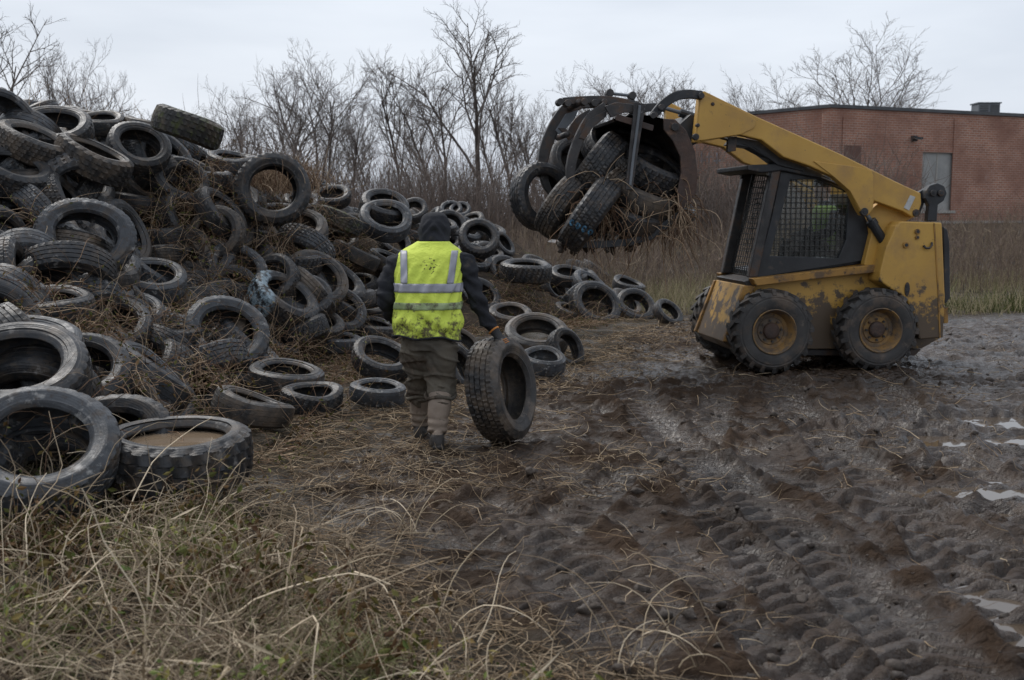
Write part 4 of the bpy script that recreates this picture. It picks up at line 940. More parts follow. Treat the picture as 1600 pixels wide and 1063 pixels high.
# grapple
gr = MB().tube([loc3(905,160,.1), loc3(905,160,.1)+Vector((0,VW-.2,0))], .038, 14).build('grapple', M['dark_steel'], skid, smooth=True); gr['label'] = 'dark steel grapple with curved tines clamping the tyres'
ribbon([(998,166),(960,158),(925,156),(880,158)], [.09,.085,.08,.07], .12, .2, .12).build('top_beam', M['dark_steel'], gr, .006)
ribbon([(1000,172),(960,166),(925,163),(890,166)], [.09,.085,.08,.07], VW-.3, VW-.22, VW-.3).build('top_beam', M['dark_steel'], gr, .006)
for k, x_ in enumerate((876,888,914,930,945)):
    c_ = loc3(x_, 159+k % 2*2, .06); MB().tube([c_, c_+Vector((0,.14,0))], .036 if k < 4 else .03, 12).build('hinge_boss', M['dark_steel'], gr, .004)
TA = [(912,158),(886,172),(866,200),(852,235),(849,265),(855,290),(867,312)]; TB = [(948,166),(925,184),(908,212),(896,245),(892,275),(896,298),(904,316)]
ribbon(TA, [.13,.14,.13,.12,.10,.08,.03], .62, .70, .62).build('tine', M['dark_steel'], gr, .008)
ribbon(TB, [.10,.11,.10,.10,.09,.07,.03], .04, .12, .04).build('tine', M['dark_steel'], gr, .008)
ribbon([(925,176),(905,190),(890,215),(880,245),(876,275),(880,300)], [.10,.11,.10,.10,.08,.03], 1.2, 1.28, 1.2).build('tine', M['dark_steel'], gr, .008)
part('tine_plate', [(868,204),(884,178),(904,172),(898,186),(880,206),(876,214)], .60, .618, 'hvac', .004, gr)
part('tine_plate', [(905,216),(918,188),(948,172),(948,182),(926,200),(914,218)], .022, .038, 'dark_steel', .004, gr)
part('tine_brace', [(872,200),(884,212),(888,220),(896,216),(898,212),(882,200)], .58, .60, 'dark_steel', .004, gr)
MB().tube([loc3(886,210,.1), loc3(886,210,.1)+Vector((0,.55,0))], .03, 10).build('cross_tube', M['dark_steel'], gr, smooth=True)
ribbon([(998,162),(993,200),(987,245),(981,297)], [.12,.10,.09,.07], BV0-.06, BV0-.035, BV0).build('tine', M['dark_steel'], gr, .005)
ribbon([(997,166),(993,200),(987,245),(982,290)], [.025,.025,.025,.025], BV0-.08, BV0-.0605, BV0).build('tine_rib', M['hvac'], gr, .003)
part('cross_plate', [(964,178),(1022,196),(1020,205),(962,188)], BV0-.034, BV0-.012, 'rust', .004, gr)
part('hinge_plate', [(945,166),(962,160),(990,163),(996,176),(975,176),(955,184)], BV0-.01, BV0+.03, 'dark_steel', .004, gr)
a_, b_ = loc3(952,146,.2), loc3(987,150,.2); MB().tube([a_, b_], .016, 8).build('grapple_rod', M['hvac'], gr)
for p_, q_ in ((a_, loc3(950,160,.2)), (b_, loc3(986,163,.2))):
    MB().tube([p_+Vector((0,-.05,0)), p_+Vector((0,.05,0))], .04, 12).build('rod_end', M['dark_steel'], gr, .004); MB().tube([p_, q_], .035, 8).build('rod_bracket', M['dark_steel'], gr)
# ------------------------------------------------------------------ tyres held in the bucket
GB = 'tyres held in the grapple bucket'
for (x_, y_, v_, dia, nrm, kd, lk_, lab) in [
    (846,308,.55,.72,(.55,-.8,.1),'H','rubber','ring tyre hanging out of the bucket\'s left end, hole visible'),
    (880,322,.30,.72,(.75,-.25,-.6),'A','rubber_mud','muddy slanting tyre between the ring tyre and the blue-marked tyre'),
    (935,262,.30,.76,(.78,-.15,-.6),'A','rubber','upright treaded tyre in the middle of the bucket behind the second tine'),
    (922,336,-.05,.78,(.80,-.12,-.58),'A','rubber','black tyre with a blue paint mark hanging at the front of the bucket'),
    (1020,268,.25,.76,(.40,-.35,.85),'A','rubber','treaded tyre tilted at the right inside the bucket'),
    (1008,312,.2,.74,(.30,-.2,.93),'S','rubber_mud','muddy tyre under the tilted one in the bucket'),
    (995,338,.15,.66,(.2,-.35,.9),'S','rubber','lowest smooth tyre at the bottom of the bucket'),
    (960,235,.9,.74,(.3,-.6,.7),'H','rubber','dark tyre deep at the back of the bucket'),
    (1000,240,.8,.74,(.2,-.3,.9),'H','rubber','upper dark tyre behind the cross-shaped tine'),
    (965,312,.35,.74,(.6,-.4,-.5),'A','rubber_mud','muddy tyre jammed in the middle of the bucket beside the blue-marked tyre'),
    (1040,318,.5,.70,(.5,-.3,.8),'H','rubber','dark tyre squeezed against the right wall of the bucket'),
    (900,262,1.0,.72,(.4,-.7,.5),'S','rubber','dark tyre at the far side of the bucket seen through the tines')]:
    tyre(wpt(x_, y_, v_), dia, nrm, kd, lk_, lab, GB, spin=.6, var=0)
# blue paint strokes on the hanging tyre
M['bluepaint'] = pm('blue_spray_paint', (.05,.16,.26), (.03,.08,.13), 14, (.5,.7), 0)

def stroke(px_pts, wd, parent, name, mat):
    """paint stroke lying on whatever surface those lines of sight meet"""
    dg = bpy.context.evaluated_depsgraph_get(); pts = []; nn = []
    for x_, y_ in px_pts:
        h, p, nr, *_ = scn.ray_cast(dg, CAM, ray(x_, y_).normalized())
        if h: pts.append(p); nn.append(nr)
    V = []; F = []
    for i, p in enumerate(pts):
        t_ = (pts[min(i+1, len(pts)-1)]-pts[max(i-1, 0)]).normalized(); sdv = t_.cross(nn[i]).normalized()*wd; V += [p+nn[i]*.006+sdv, p+nn[i]*.006-sdv]
    F = [(2*i, 2*i+1, 2*i+3, 2*i+2) for i in range(len(pts)-1)]
    if len(pts) > 2:
        inv = parent.matrix_world.inverted(); o = MB().add([inv @ v for v in V], F).build(name, M[mat], parent); return o
bpy.context.view_layer.update()
blue = [o for o in bpy.data.objects if o.get('label', '').startswith('black tyre with a blue paint')][0]
for k in range(4):
    x0, y0 = 891+k*9.5, 347+k*5
    stroke([(x0+4*math.sin(a)+a*.9, y0+4.5*math.cos(a)+a*.5) for a in np.linspace(0, 5.2, 14)], .010, blue, 'paint_mark', 'bluepaint')
# ------------------------------------------------------------------ people
def ell(c, ax, ay, n=20, e=2.0):
    """ring of points round c with half axes ax, ay (vectors); e>2 squarer"""
    out = []
    for k in range(n):
        a = 2*math.pi*k/n; ca, sa = math.cos(a), math.sin(a); f = (abs(ca)**e+abs(sa)**e)**(-1/e)
        out.append(Vector(c)+Vector(ax)*ca*f+Vector(ay)*sa*f)
    return out
def limb(mb, pts, rad, n=14):
    """tapered limb through pts; extra rings between joints"""
    P = smooth_path([np.array(p) for p in pts], 5); r = np.interp(np.linspace(0, 1, len(P)), np.linspace(0, 1, len(rad)), rad); mb.tube([Vector(p) for p in P], list(map(float, r)), n)
def remesh(mb, name, voxel, smooth_it=3):
    me = mb.mesh('tmp', None); o = obj('tmp', me); md = o.modifiers.new('r', 'REMESH'); md.mode = 'VOXEL'; md.voxel_size = voxel
    s = o.modifiers.new('s', 'SMOOTH'); s.iterations = smooth_it; s.factor = .5
    dg = bpy.context.evaluated_depsgraph_get(); out = bpy.data.meshes.new_from_object(o.evaluated_get(dg)); out.name = name
    bpy.data.objects.remove(o); bpy.data.meshes.remove(me)
    for p in out.polygons: p.use_smooth = True
    return out
def n3(V, s, seed): return (vnoise(V[:,0]*s+V[:,2]*.7*s, V[:,2]*s+V[:,1]*.6*s, seed)+vnoise(V[:,1]*s-V[:,0]*.4*s, V[:,2]*s*1.3, seed+5))*.5
def wrinkle(me, fn):
    n = len(me.vertices); V = np.zeros(n*3, np.float32); me.vertices.foreach_get('co', V); V = V.reshape(-1, 3); Nn = np.zeros(n*3, np.float32); me.vertices.foreach_get('normal', Nn)
    V = V + Nn.reshape(-1, 3)*fn(V.astype(float))[:,None]; me.vertices.foreach_set('co', V.astype(np.float32).ravel()); me.update()
M['hoodie'] = pm('charcoal_hoodie', (.022,.023,.027), (.032,.033,.038), 6, (.85,.95), .5, 90, [((.06,.052,.045), 7, .6, .72)], spec=.15)
M['trouser'] = pm('muddy_work_trousers', (.095,.085,.07), (.15,.128,.097), 3.5, (.8,.95), .5, 70, [((.062,.047,.035), 4, .5, .62), ((.16,.13,.10), 8, .58, .70)], spec=.2)
M['boot'] = pm('muddy_rubber_boot', (.19,.145,.11), (.25,.195,.15), 6, (.6,.85), .5, 50, [((.30,.245,.19), 7, .55, .66), ((.035,.028,.023), 4, .56, .66)])
M['sole'] = pm('wet_boot_foot', (.022,.019,.017), (.04,.033,.028), 7, (.5,.8), .5, 50, [((.07,.052,.04), 6, .55, .68)])
M['glove'] = pm('dark_work_glove', (.02,.02,.021), (.032,.03,.03), 9, (.8,.9), .3, 80, [((.07,.055,.043), 9, .58, .7)])
M['orange'] = pm('orange_trim', (.55,.20,.03), (.40,.15,.03), 9, (.7,.8), 0)
M['skin'] = pm('skin', (.42,.24,.17), (.36,.20,.14), 9, (.5,.6), .05, 80)
tv = NT('hi_vis_vest'); tcv = tv.n('ShaderNodeTexCoord'); vo = tcv.outputs['Object']; sx = tv.n('ShaderNodeSeparateXYZ'); tv.l(vo, sx.inputs[0])
c = tv.mix(tv.rng(tv.noise(vo, 5, 4), .35, .65), (.60,.69,.10), (.52,.62,.085))
low = tv.rng(sx.outputs[2], .80, 1.10, .19, -.02)            # hem soaked with mud
c = tv.mix(tv.rng(tv.math('ADD', tv.noise(vo, 16, 8, .75), low), .60, .72), c, (.10,.085,.04))
def blob(cx, cz, rx, rz, amt):
    a = tv.math('POWER', tv.math('DIVIDE', tv.math('SUBTRACT', sx.outputs[0], cx), rx), 2.); b = tv.math('POWER', tv.math('DIVIDE', tv.math('SUBTRACT', sx.outputs[2], cz), rz), 2.)
    return tv.rng(tv.math('ADD', a, b), 0., 1., amt, -.3)
PB = at(668, 520, 7.75)
spl = tv.math('ADD', tv.noise(vo, 42, 6, .6), blob(at(670,415,7.75).x, at(670,415,7.75).z, .16, .13, .14))
c = tv.mix(tv.rng(spl, .66, .70), c, (.045,.036,.02))
smr = tv.math('ADD', tv.noise(vo, 20, 8, .7), blob(at(668,470,7.75).x, at(668,478,7.75).z, .26, .075, .16))
c = tv.mix(tv.rng(smr, .60, .74), c, (.13,.13,.075))
tv.l(c, tv.p.inputs['Base Color']); tv.p.inputs['Roughness'].default_value = .75; tv.p.inputs['Specular IOR Level'].default_value = .25
tv.bump(tv.noise(vo, 14, 4, .55), .6, .04); M['vest'] = tv.m
M['reflect'] = pm('grey_reflective_tape', (.30,.30,.34), (.24,.24,.27), 12, (.35,.5), .1, 60, [((.12,.11,.09), 14, .6, .72)], rand=False)
M['reflect_dirty'] = pm('muddy_reflective_tape', (.30,.36,.20), (.24,.30,.13), 10, (.6,.8), .1, 60, [((.10,.09,.06), 16, .5, .62)], rand=False)
# --- worker walking away, right hand on the rolled tyre
W = lambda px, py, Y: np.array(at(px, py, Y))
body = MB()
tors = [(516,.170,.118,7.72),(490,.192,.128,7.74),(468,.212,.132,7.77),(440,.222,.138,7.82),(415,.228,.134,7.87),(398,.214,.118,7.91),(386,.150,.095,7.94),(377,.082,.075,7.97),(366,.068,.07,8.01)]
cxs = {516:668,490:668,468:668,440:669,415:671,398:672,386:675,377:677,366:679}
rings = [ell(at(cxs[y], y, Yd), (a,0,0), (0,b,.0), 24, 2.5) for y, a, b, Yd in tors]
rings = [ell(at(668, 548, 7.71), (.15,0,0), (0,.12,0), 24, 2.4), ell(at(668, 534, 7.71), (.185,0,0), (0,.13,0), 24, 2.4)] + rings
body.loft(rings)
limb(body, [W(640,410,7.9), W(619,414,7.88), W(606,445,7.82), W(603,472,7.80), W(614,492,7.98), W(636,503,8.14)], [.075,.082,.075,.066,.058,.045])
limb(body, [W(708,408,7.9), W(725,412,7.88), W(735,440,7.86), W(745,468,7.84), W(758,494,7.86), W(772,517,7.88)], [.075,.082,.074,.068,.060,.048])
limb(body, [W(650,535,7.74), W(652,560,7.80), W(655,590,7.92), W(656,618,7.98), W(657,630,8.03), W(658,664,8.07)], [.124,.120,.100,.098,.05,.045])
limb(body, [W(689,535,7.72), W(689,562,7.74), W(688,592,7.78), W(688,618,7.72), W(688,630,7.64), W(686,668,7.58)], [.132,.128,.110,.104,.052,.046])
body.tube([W(678,378,7.97), W(680,360,8.04)], [.062,.06], 12)
hc = Vector(at(680,354,8.05)); hd = [ell(hc+Vector((0, .02*k, z)), (a,0,0), (0,b,0), 18) for k, (z, a, b) in enumerate([(-.105,.045,.06),(-.085,.062,.085),(-.04,.074,.098),(.01,.08,.102),(.06,.074,.09),(.09,.05,.06),(.105,.02,.025)])]
body.loft(hd)
nose = hc+Vector((0,.13,-.02)); body.tube([hc+Vector((0,.09,.02)), nose, hc+Vector((0,.1,-.035))], [.012,.018,.014], 8)
bm_ = remesh(body, 'person', .011)
zt = at(668,520,7.75).z; zk = at(688,619,7.72).z
def folds(V):
    leg = V[:,2] < zt+.02
    f = .008*n3(V, 9, 3)+.004*n3(V, 22, 7) + np.where(V[:,2] < zk+.40, .020, .011)*((1-np.clip(np.abs(n3(V*np.array([1,1,1.6]), 6, 21))*3.2, 0, 1))**2 - .35) - .008*(1-np.clip(np.abs(n3(V, 11, 25))*4, 0, 1))
    kn = np.exp(-((V[:,2]-(zk+.09))/.10)**2); f = f+leg*(.35+kn)*.010*np.sin(V[:,2]*60+9*n3(V, 4, 2)+V[:,0]*38)*(.4+.6*n3(V, 6, 12))
    arm = (np.abs(V[:,0]-at(670,450,7.8).x) > .24); f = f+arm*.007*np.sin(V[:,2]*70+V[:,0]*40+3*n3(V, 6, 9))
    return f
wrinkle(bm_, folds)
bm_.materials.append(M['hoodie']); bm_.materials.append(M['trouser']); bm_.materials.append(M['skin'])
for p in bm_.polygons:
    c_ = p.center
    if c_.z < zt+.03 and abs(c_.x-at(668,520,7.75).x) < .235 and c_.y < 8.2 and not (c_.x > at(722,500,7.85).x and c_.z > at(700,545,7.8).z) and not (c_.x < at(626,500,7.85).x and c_.z > zt-.05): p.material_index = 1
    elif c_.y > hc.y+.055 and abs(c_.z-hc.z) < .12 and abs(c_.x-hc.x) < .08: p.material_index = 2
man = obj('person', bm_); tag(man, 'worker in yellow vest and dark hood walking away rolling a tyre', 'person')
# eyes and mouth
for s_ in (-1, 1): MB().tube([hc+Vector((s_*.032,.108,.012)), hc+Vector((s_*.032,.128,.012))], .011, 10).build('eye', M['black'], man)
MB().tube([hc+Vector((-.022,.118,-.062)), hc+Vector((.022,.118,-.062))], .006, 8).build('mouth', M['rust'], man)
# hood
hood = MB(); k_ = []
for (yy, a, b, dy) in ((378,.112,.100,7.97),(373,.116,.112,7.99),(368,.114,.122,8.01),(358,.112,.126,8.03),(346,.106,.124,8.05),(338,.088,.104,8.06),(333,.060,.072,8.065),(330.5,.026,.03,8.07)): k_.append(ell(at(679, yy, dy), (a,0,0), (0,b,0), 28, 2.2))
hood.loft(k_); hm = remesh(hood, 'hood', .008, 2)
hx, hz = hc.x, hc.z
wrinkle(hm, lambda V: .010*n3(V, 12, 31)+.007*np.sin((V[:,2]-hz)*85+6*np.abs(V[:,0]-hx)*18)*np.exp(-((V[:,2]-hz+.02)/.06)**2)*(np.abs(V[:,0]-hx) < .08) - .012*np.exp(-((V[:,2]-(hz-.03))/.02)**2-((V[:,0]-hx)/.035)**2)*(V[:,1] < hc.y))
bmh = bmesh.new(); bmh.from_mesh(hm)
dl = [v for v in bmh.verts if v.co.y > hc.y+.075 and abs(v.co.x-hx) < .075 and -.11 < v.co.z-hz < .075]; bmesh.ops.delete(bmh, geom=dl, context='VERTS'); bmh.to_mesh(hm); bmh.free()
hm.materials.append(M['hoodie']); hm.shade_smooth(); ho = obj('hood', hm, man); sd_ = ho.modifiers.new('thick', 'SOLIDIFY'); sd_.thickness = .008; sd_.offset = -1
# vest: shell over the torso with open sides for the arms
VT = [(524,.232,.158,7.71),(508,.236,.160,7.72),(490,.234,.160,7.74),(470,.234,.160,7.77),(452,.236,.162,7.80),(435,.240,.164,7.83),(418,.240,.160,7.865),(404,.240,.160,7.90),(395,.230,.148,7.92),(388,.196,.130,7.94),(382,.148,.116,7.955),(377,.116,.106,7.965)]
def vx(y): return float(np.interp(y, [377,400,440,524], [677,672,669,667.5]))
def vest_pt(y, th, off=0.):
    a = float(np.interp(y, [t[0] for t in VT[::-1]], [t[1] for t in VT[::-1]]))+off; b = float(np.interp(y, [t[0] for t in VT[::-1]], [t[2] for t in VT[::-1]]))+off; Yd = float(np.interp(y, [t[0] for t in VT[::-1]], [t[3] for t in VT[::-1]]))
    e = 2.7; ca, sa = math.cos(th), math.sin(th); f = (abs(ca)**e+abs(sa)**e)**(-1/e); c_ = at(vx(y), y, Yd)
    P = Vector((c_.x+a*ca*f, c_.y+b*sa*f, c_.z)); x_ = (P.x-c_.x)
    loose = sstep(400, 520, y)
    w_ = .011*math.sin(9*th+y*.06+2*math.sin(y*.03))*float(loose) + .008*math.sin(17*th+y*.16)*float(sstep(395, 430, y)) + .010*math.sin(y*.21+4*math.sin(th*2.3+.6))*float(sstep(425, 500, y))
    hem = .012*math.sin(th*5+1)*float(sstep(505, 524, y))
    return P + Vector((ca*w_, sa*w_, hem - .02*float(sstep(480,524,y))*max(0, ca)))
def vest_grid(y0, y1, t0, t1, ny_, nt_, off):
    V = [vest_pt(y0+(y1-y0)*j/ny_, t0+(t1-t0)*i/nt_, off) for j in range(ny_+1) for i in range(nt_+1)]; F = [(j*(nt_+1)+i, j*(nt_+1)+i+1, (j+1)*(nt_+1)+i+1, (j+1)*(nt_+1)+i) for j in range(ny_) for i in range(nt_)]
    return V, F
V, F = vest_grid(524, 377, -math.pi, math.pi, 60, 110, 0.)
hole = []
for f in F:                                             # arm holes
    c_ = sum((V[i] for i in f), Vector())/4
    hole.append(not (((c_-Vector(at(611,418,7.88))).length < .085) or ((c_-Vector(at(731,418,7.88))).length < .085)))
F = [f for f, h_ in zip(F, hole) if h_]
ve = MB().add(V, F).build('vest', M['vest'], man, smooth=True); s2 = ve.modifiers.new('thick', 'SOLIDIFY'); s2.thickness = .006; s2.offset = -1; ve['label'] = 'lime yellow safety vest spattered with mud'
bk_ = -math.pi/2
def strip(name, y0, y1, t0, t1, mat, ny_=3, nt_=40):
    V, F = vest_grid(y0, y1, t0, t1, ny_, nt_, .004); o = MB().add(V, F).build(name, M[mat], ve, smooth=True); q = o.modifiers.new('thick', 'SOLIDIFY'); q.thickness = .003; q.offset = 0; return o
strip('reflective_strip', 455.5, 441.5, -math.pi, math.pi, 'reflect', 4, 110)
strip('reflective_strip', 482, 471, -math.pi, math.pi, 'reflect_dirty', 4, 110)
def vstrip(xc0, xc1, w):
    V = []; ny_, nw = 26, 4
    for j in range(ny_+1):
        y = 441+(391-441)*j/ny_; xc = xc0+(xc1-xc0)*j/ny_
        for i in range(nw+1):
            xx = xc+w*(i/nw-.5); lo_, hi_ = -math.pi+.02, -.02
            for _ in range(26):
                mid = (lo_+hi_)/2; P = vest_pt(y, mid, .005); d_ = P-CAM; sxp = CX+FPX*d_.x/d_.dot(CF)
                if sxp < xx: lo_ = mid
                else: hi_ = mid
            V.append(vest_pt(y, (lo_+hi_)/2, .0065))
    F = [(j*(nw+1)+i, j*(nw+1)+i+1, (j+1)*(nw+1)+i+1, (j+1)*(nw+1)+i) for j in range(ny_) for i in range(nw)]
    o = MB().add(V, F).build('reflective_strip', M['reflect'], ve, smooth=True); q = o.modifiers.new('thick', 'SOLIDIFY'); q.thickness = .003; q.offset = 0
vstrip(631.5, 631, 10.5); vstrip(703.5, 710.5, 10.5)
hb = [vest_pt(524.5, -math.pi+2*math.pi*k/80, .002) for k in range(81)]; MB().tube(hb, .007, 6).build('hem_binding', M['hoodie'], ve, smooth=True)
# boots
def boot(top, ank, toe_dir, pitch, flip):
    b = MB(); T, A = Vector(top), Vector(ank); td = Vector(toe_dir).normalized()
    b.tube([T, T.lerp(A, .4), T.lerp(A, .8), A], [.084,.080,.070,.066], 16)
    dn = Vector((0,0,-1)); f = (td*math.cos(pitch)+dn*math.sin(pitch)).normalized(); u_ = (dn - f*dn.dot(f)).normalized(); sd_ = f.cross(u_)
    heel = A+u_*.045-f*.045; rr = [ell(heel+f*s+u_*(h_*.3), sd_*w_, u_*h_, 16, 2.6) for s, w_, h_ in ((-.04,.030,.04),(-.02,.046,.062),(.03,.052,.072),(.09,.050,.06),(.15,.056,.046),(.22,.050,.036),(.265,.028,.024))]; b.loft(rr)
    me = remesh(b, 'boot', .008, 3); wrinkle(me, lambda V: .005*n3(V, 20, 51)+.004*np.sin(V[:,2]*110)*(np.abs(V[:,2]-A.z-.06) < .05)); me.materials.append(M['boot']); me.materials.append(M['sole'])
    for p in me.polygons:
        if p.center.z < A.z-.0: p.material_index = 1
    o = obj('boot', me, man); sl = MB(); sl.loft([ell(heel+f*s+u_*(h_*1.25+.004), sd_*w_, f*.001+u_*.014, 16, 4) for s, w_, h_ in ((-.035,.036,.05),(.03,.05,.06),(.09,.046,.052),(.15,.055,.042),(.22,.05,.034),(.255,.03,.03))]); sl.build('sole', M['sole'], o, smooth=True)
boot(W(688,617,7.70), W(683,676,7.57), (-.12,1,0), .30, 0)
boot(W(657,617,7.99), W(657,664,8.07), (-.05,1,0), .05, 1)
for (tp, rad) in ((W(688,619,7.715), .106), (W(656,619,7.985), .10)):
    a_ = [(tp[0]+rad*math.cos(q)*(1+.06*math.sin(5*q)), tp[1]+rad*math.sin(q)*(1+.06*math.cos(4*q)), tp[2]+.012*math.sin(3*q)) for q in np.linspace(0, 2*math.pi, 41)]
    MB().tube(a_, .013, 8).build('trouser_hem', M['trouser'], man, smooth=True)
# rolled tyre
TC = at(783,608,7.86); TN = Vector((.88,-.43,.17))
rt_ = tyre(TC, .75, TN, 'A', 'rubber_mud', 'muddy off-road tyre being rolled upright by the worker\'s gloved hand', 'tyre rolled by the worker', spin=.3, var=0)
# gloves
def glove(wrist, dirv, back, curl, thumb_side):
    g = MB(); d = Vector(dirv).normalized(); up = Vector(back); up = (up-d*up.dot(d)).normalized(); sd_ = d.cross(up); w_ = Vector(wrist)
    g.loft([ell(w_+d*s, sd_*a, up*b, 14, 2.5) for s, a, b in ((-.045,.042,.038),(-.01,.036,.028),(.03,.044,.022),(.07,.048,.020),(.095,.044,.017))])
    for k, ln in enumerate((.070,.078,.074,.058)):
        p = w_+d*.088+sd_*(-.033+.022*k); dd = d.copy(); pts = [p-d*.02, p]
        for j in range(3):
            ang = curl*(.7+.35*j); dd = (dd*math.cos(ang)-up*math.sin(ang)).normalized(); pts.append(pts[-1]+dd*ln*(.45,.33,.24)[j])
        g.tube(pts, [.0105,.011,.0105,.0098,.008], 10)
    p = w_+d*.03+sd_*(-.040*thumb_side); g.tube([p, p+d*.025-sd_*.022*thumb_side-up*.01, p+d*.05-sd_*.03*thumb_side-up*.028, p+d*.066-sd_*.028*thumb_side-up*.045], [.014,.0125,.0115,.009], 10)
    me = remesh(g, 'glove', .0045, 2); me.materials.append(M['glove']); o = obj('glove', me, man)
    MB().loft([ell(w_+d*s, sd_*.0435, up*.0395, 14, 2.5) for s in (-.046,-.034)]).build('cuff_band', M['orange'], o, smooth=True)
    for k in range(3): q_ = w_+d*(.062+.014*k)+up*.020; MB().tube([q_-sd_*.034, q_+up*.003, q_+sd_*.034], .003, 6).build('knuckle_stripe', M['orange'], o, smooth=True)
wr = Vector(at(777,523,7.84)); top_t = Vector(at(797,548,7.80)); glove(wr, top_t-wr, Vector((.35,-.35,.75)), .42, 1)
glove(W(641,505,8.17), (.6,.6,-.2), (-.5,.2,.6), .5, -1)
# --- operator in the cab
opb = MB()
def S3(u, v, z): return SO+NU*u+NV*v+Vector((0,0,z))
us_, zs_ = uz(1292, 392, .8); 
opb.loft([[S3(us_+x*math.cos(a)*1., .8+.20*math.sin(a)*w_, zs_+z) if False else S3(us_+dx+.11*w_*math.cos(a), .81+.20*w_*math.sin(a), zs_+z) for a in np.linspace(0, 2*math.pi, 18, endpoint=False)] for z, w_, dx, x in ((0,.95,0,0),(.15,.92,.0,0),(.32,1.05,-.02,0),(.45,1.0,-.03,0),(.52,.6,-.04,0),(.58,.32,-.05,0))])
opb.loft([[S3(us_-.07+.098*w_*math.cos(a), .81+.08*w_*math.sin(a), zs_+z) for a in np.linspace(0, 2*math.pi, 16, endpoint=False)] for z, w_ in ((.56,.5),(.60,.85),(.68,1),(.76,.9),(.81,.4))])
for s_ in (-1, 1):
    limb(opb, [np.array(S3(us_, .81+s_*.2, zs_+.43)), np.array(S3(us_-.08, .81+s_*.24, zs_+.22)), np.array(S3(us_-.33, .81+s_*.2, zs_+.16))], [.065,.055,.04])
    limb(opb, [np.array(S3(us_, .81+s_*.1, zs_+.03)), np.array(S3(us_-.40, .81+s_*.12, zs_+.06)), np.array(S3(us_-.46, .81+s_*.12, zs_-.22))], [.09,.075,.055])
om = remesh(opb, 'person', .012); om.materials.append(M['hoodie']); om.materials.append(M['vest_clean'] if 'vest_clean' in M else M['hoodie']); om.materials.append(M['skin'])
oper = obj('person', om); tag(oper, 'operator in a lime vest seated inside the loader cab behind wire mesh', 'person')
M['vest2'] = pm('clean_lime_vest', (.24,.38,.03), (.16,.27,.03), 5, (.7,.8), .2, 12)
vo_ = MB(); rr = [[S3(us_+dx+.125*w_*math.cos(a), .81+.215*w_*math.sin(a), zs_+z) for a in np.linspace(0, 2*math.pi, 26, endpoint=False)] for z, w_, dx in ((.02,.97,0),(.15,.95,.0),(.32,1.06,-.02),(.44,1.02,-.03),(.50,.72,-.035))]
n = 26; vo_.add([p for r_ in rr for p in r_], [(i*n+k, i*n+(k+1) % n, (i+1)*n+(k+1) % n, (i+1)*n+k) for i in range(4) for k in range(n)]); q = vo_.build('vest', M['vest2'], oper, smooth=True); q.modifiers.new('thick', 'SOLIDIFY').thickness = .005
for p in om.polygons:
    if p.center.z > zs_+.555: p.material_index = 2
cp = MB().loft([[S3(us_-.07+(.104*w_)*math.cos(a), .81+.088*w_*math.sin(a), zs_+z) for a in np.linspace(0, 2*math.pi, 18, endpoint=False)] for z, w_ in ((.72,1.02),(.77,.98),(.815,.7),(.835,.2))]).build('cap', M['hoodie'], oper, smooth=True)
# ------------------------------------------------------------------ dead vegetation
M['straw'] = strandmat('dry_straw', [(.10,.075,.052),(.38,.30,.21),(.72,.60,.44),(.31,.24,.16),(.22,.165,.115),(.06,.045,.034),(.48,.39,.27),(.13,.095,.068)])
M['vine'] = strandmat('dead_vines', [(.08,.05,.033),(.16,.095,.060),(.27,.18,.115),(.46,.35,.24),(.10,.066,.045)])
M['dryleaf'] = strandmat('withered_leaves', [(.06,.065,.02),(.10,.10,.03),(.12,.075,.03),(.09,.05,.03)])
def leaves(R_, n, s0, s1, name, label, mat, cat='leaves', ratio=.45):
    R_ = R_[rng.integers(0, len(R_), n)] + rng.normal(0, .02, (n, 3)); u = rng.normal(size=(n, 3)); u /= np.linalg.norm(u, axis=1, keepdims=True); v = np.cross(u, rng.normal(size=(n, 3))); v /= np.linalg.norm(v, axis=1, keepdims=True); w_ = np.cross(u, v)
    s = rng.uniform(s0, s1, n)[:,None]
    V = np.stack([R_-u*s, R_+v*s*ratio+w_*s*ratio*.33, R_+u*s, R_-v*s*ratio+w_*s*ratio*.33], 1); f = np.arange(n)[:,None]*4; F = np.concatenate([np.concatenate([f, f+1, f+2], 1), np.concatenate([f, f+2, f+3], 1)])
    o = obj(name, mesh_np(name, V.reshape(-1, 3), F, mat, False, {'rnd': np.repeat(rng.random(n), 4)})); tag(o, label, cat, kind='stuff')
def hz(x, y): return groundq(x, y)
# foreground tangle
def in_fg(x, y):
    """density of dead grass: thick at lower left, thinning onto the mud"""
    return np.clip((edge(y) - .38 + .5*vnoise(x*.9, y*.9, 5) - x)/.6 + .15, 0, 1)
n = 60000; x = rng.uniform(-3.2, 2.6, n); y = rng.uniform(3.1, 8.2, n); k = rng.random(n) < in_fg(x, y)*np.where(y < 5.9, 1., .45)*(.05+.95*sstep(-.2, .3, vnoise(x*2.1, y*2.1, 38)))*(np.abs(x) < .5*y+.3)*(mound(x, y) < .35); x, y = x[k][:10000], y[k][:10000]; n = len(x)
patch = vnoise(x*1.6, y*1.6, 33); ht = np.where(patch > -.1, 1., .55)*(.6+.6*in_fg(x, y))
a = rng.random(n)*6.28; pit = rng.uniform(-.05, .95, n)*ht
d = np.stack([np.cos(a), np.sin(a), pit], -1)
S1 = strands(np.stack([x, y, hz(x, y)+rng.random(n)*.10*ht], -1), d, rng.uniform(.10, .42, n)*ht, 6, .17, .11, rng.uniform(.0012, .0036, n), hz, .004)
stuff('dry_grass', [S1], M['straw'], 'tangled dry straw grass filling the left foreground', 'grass')
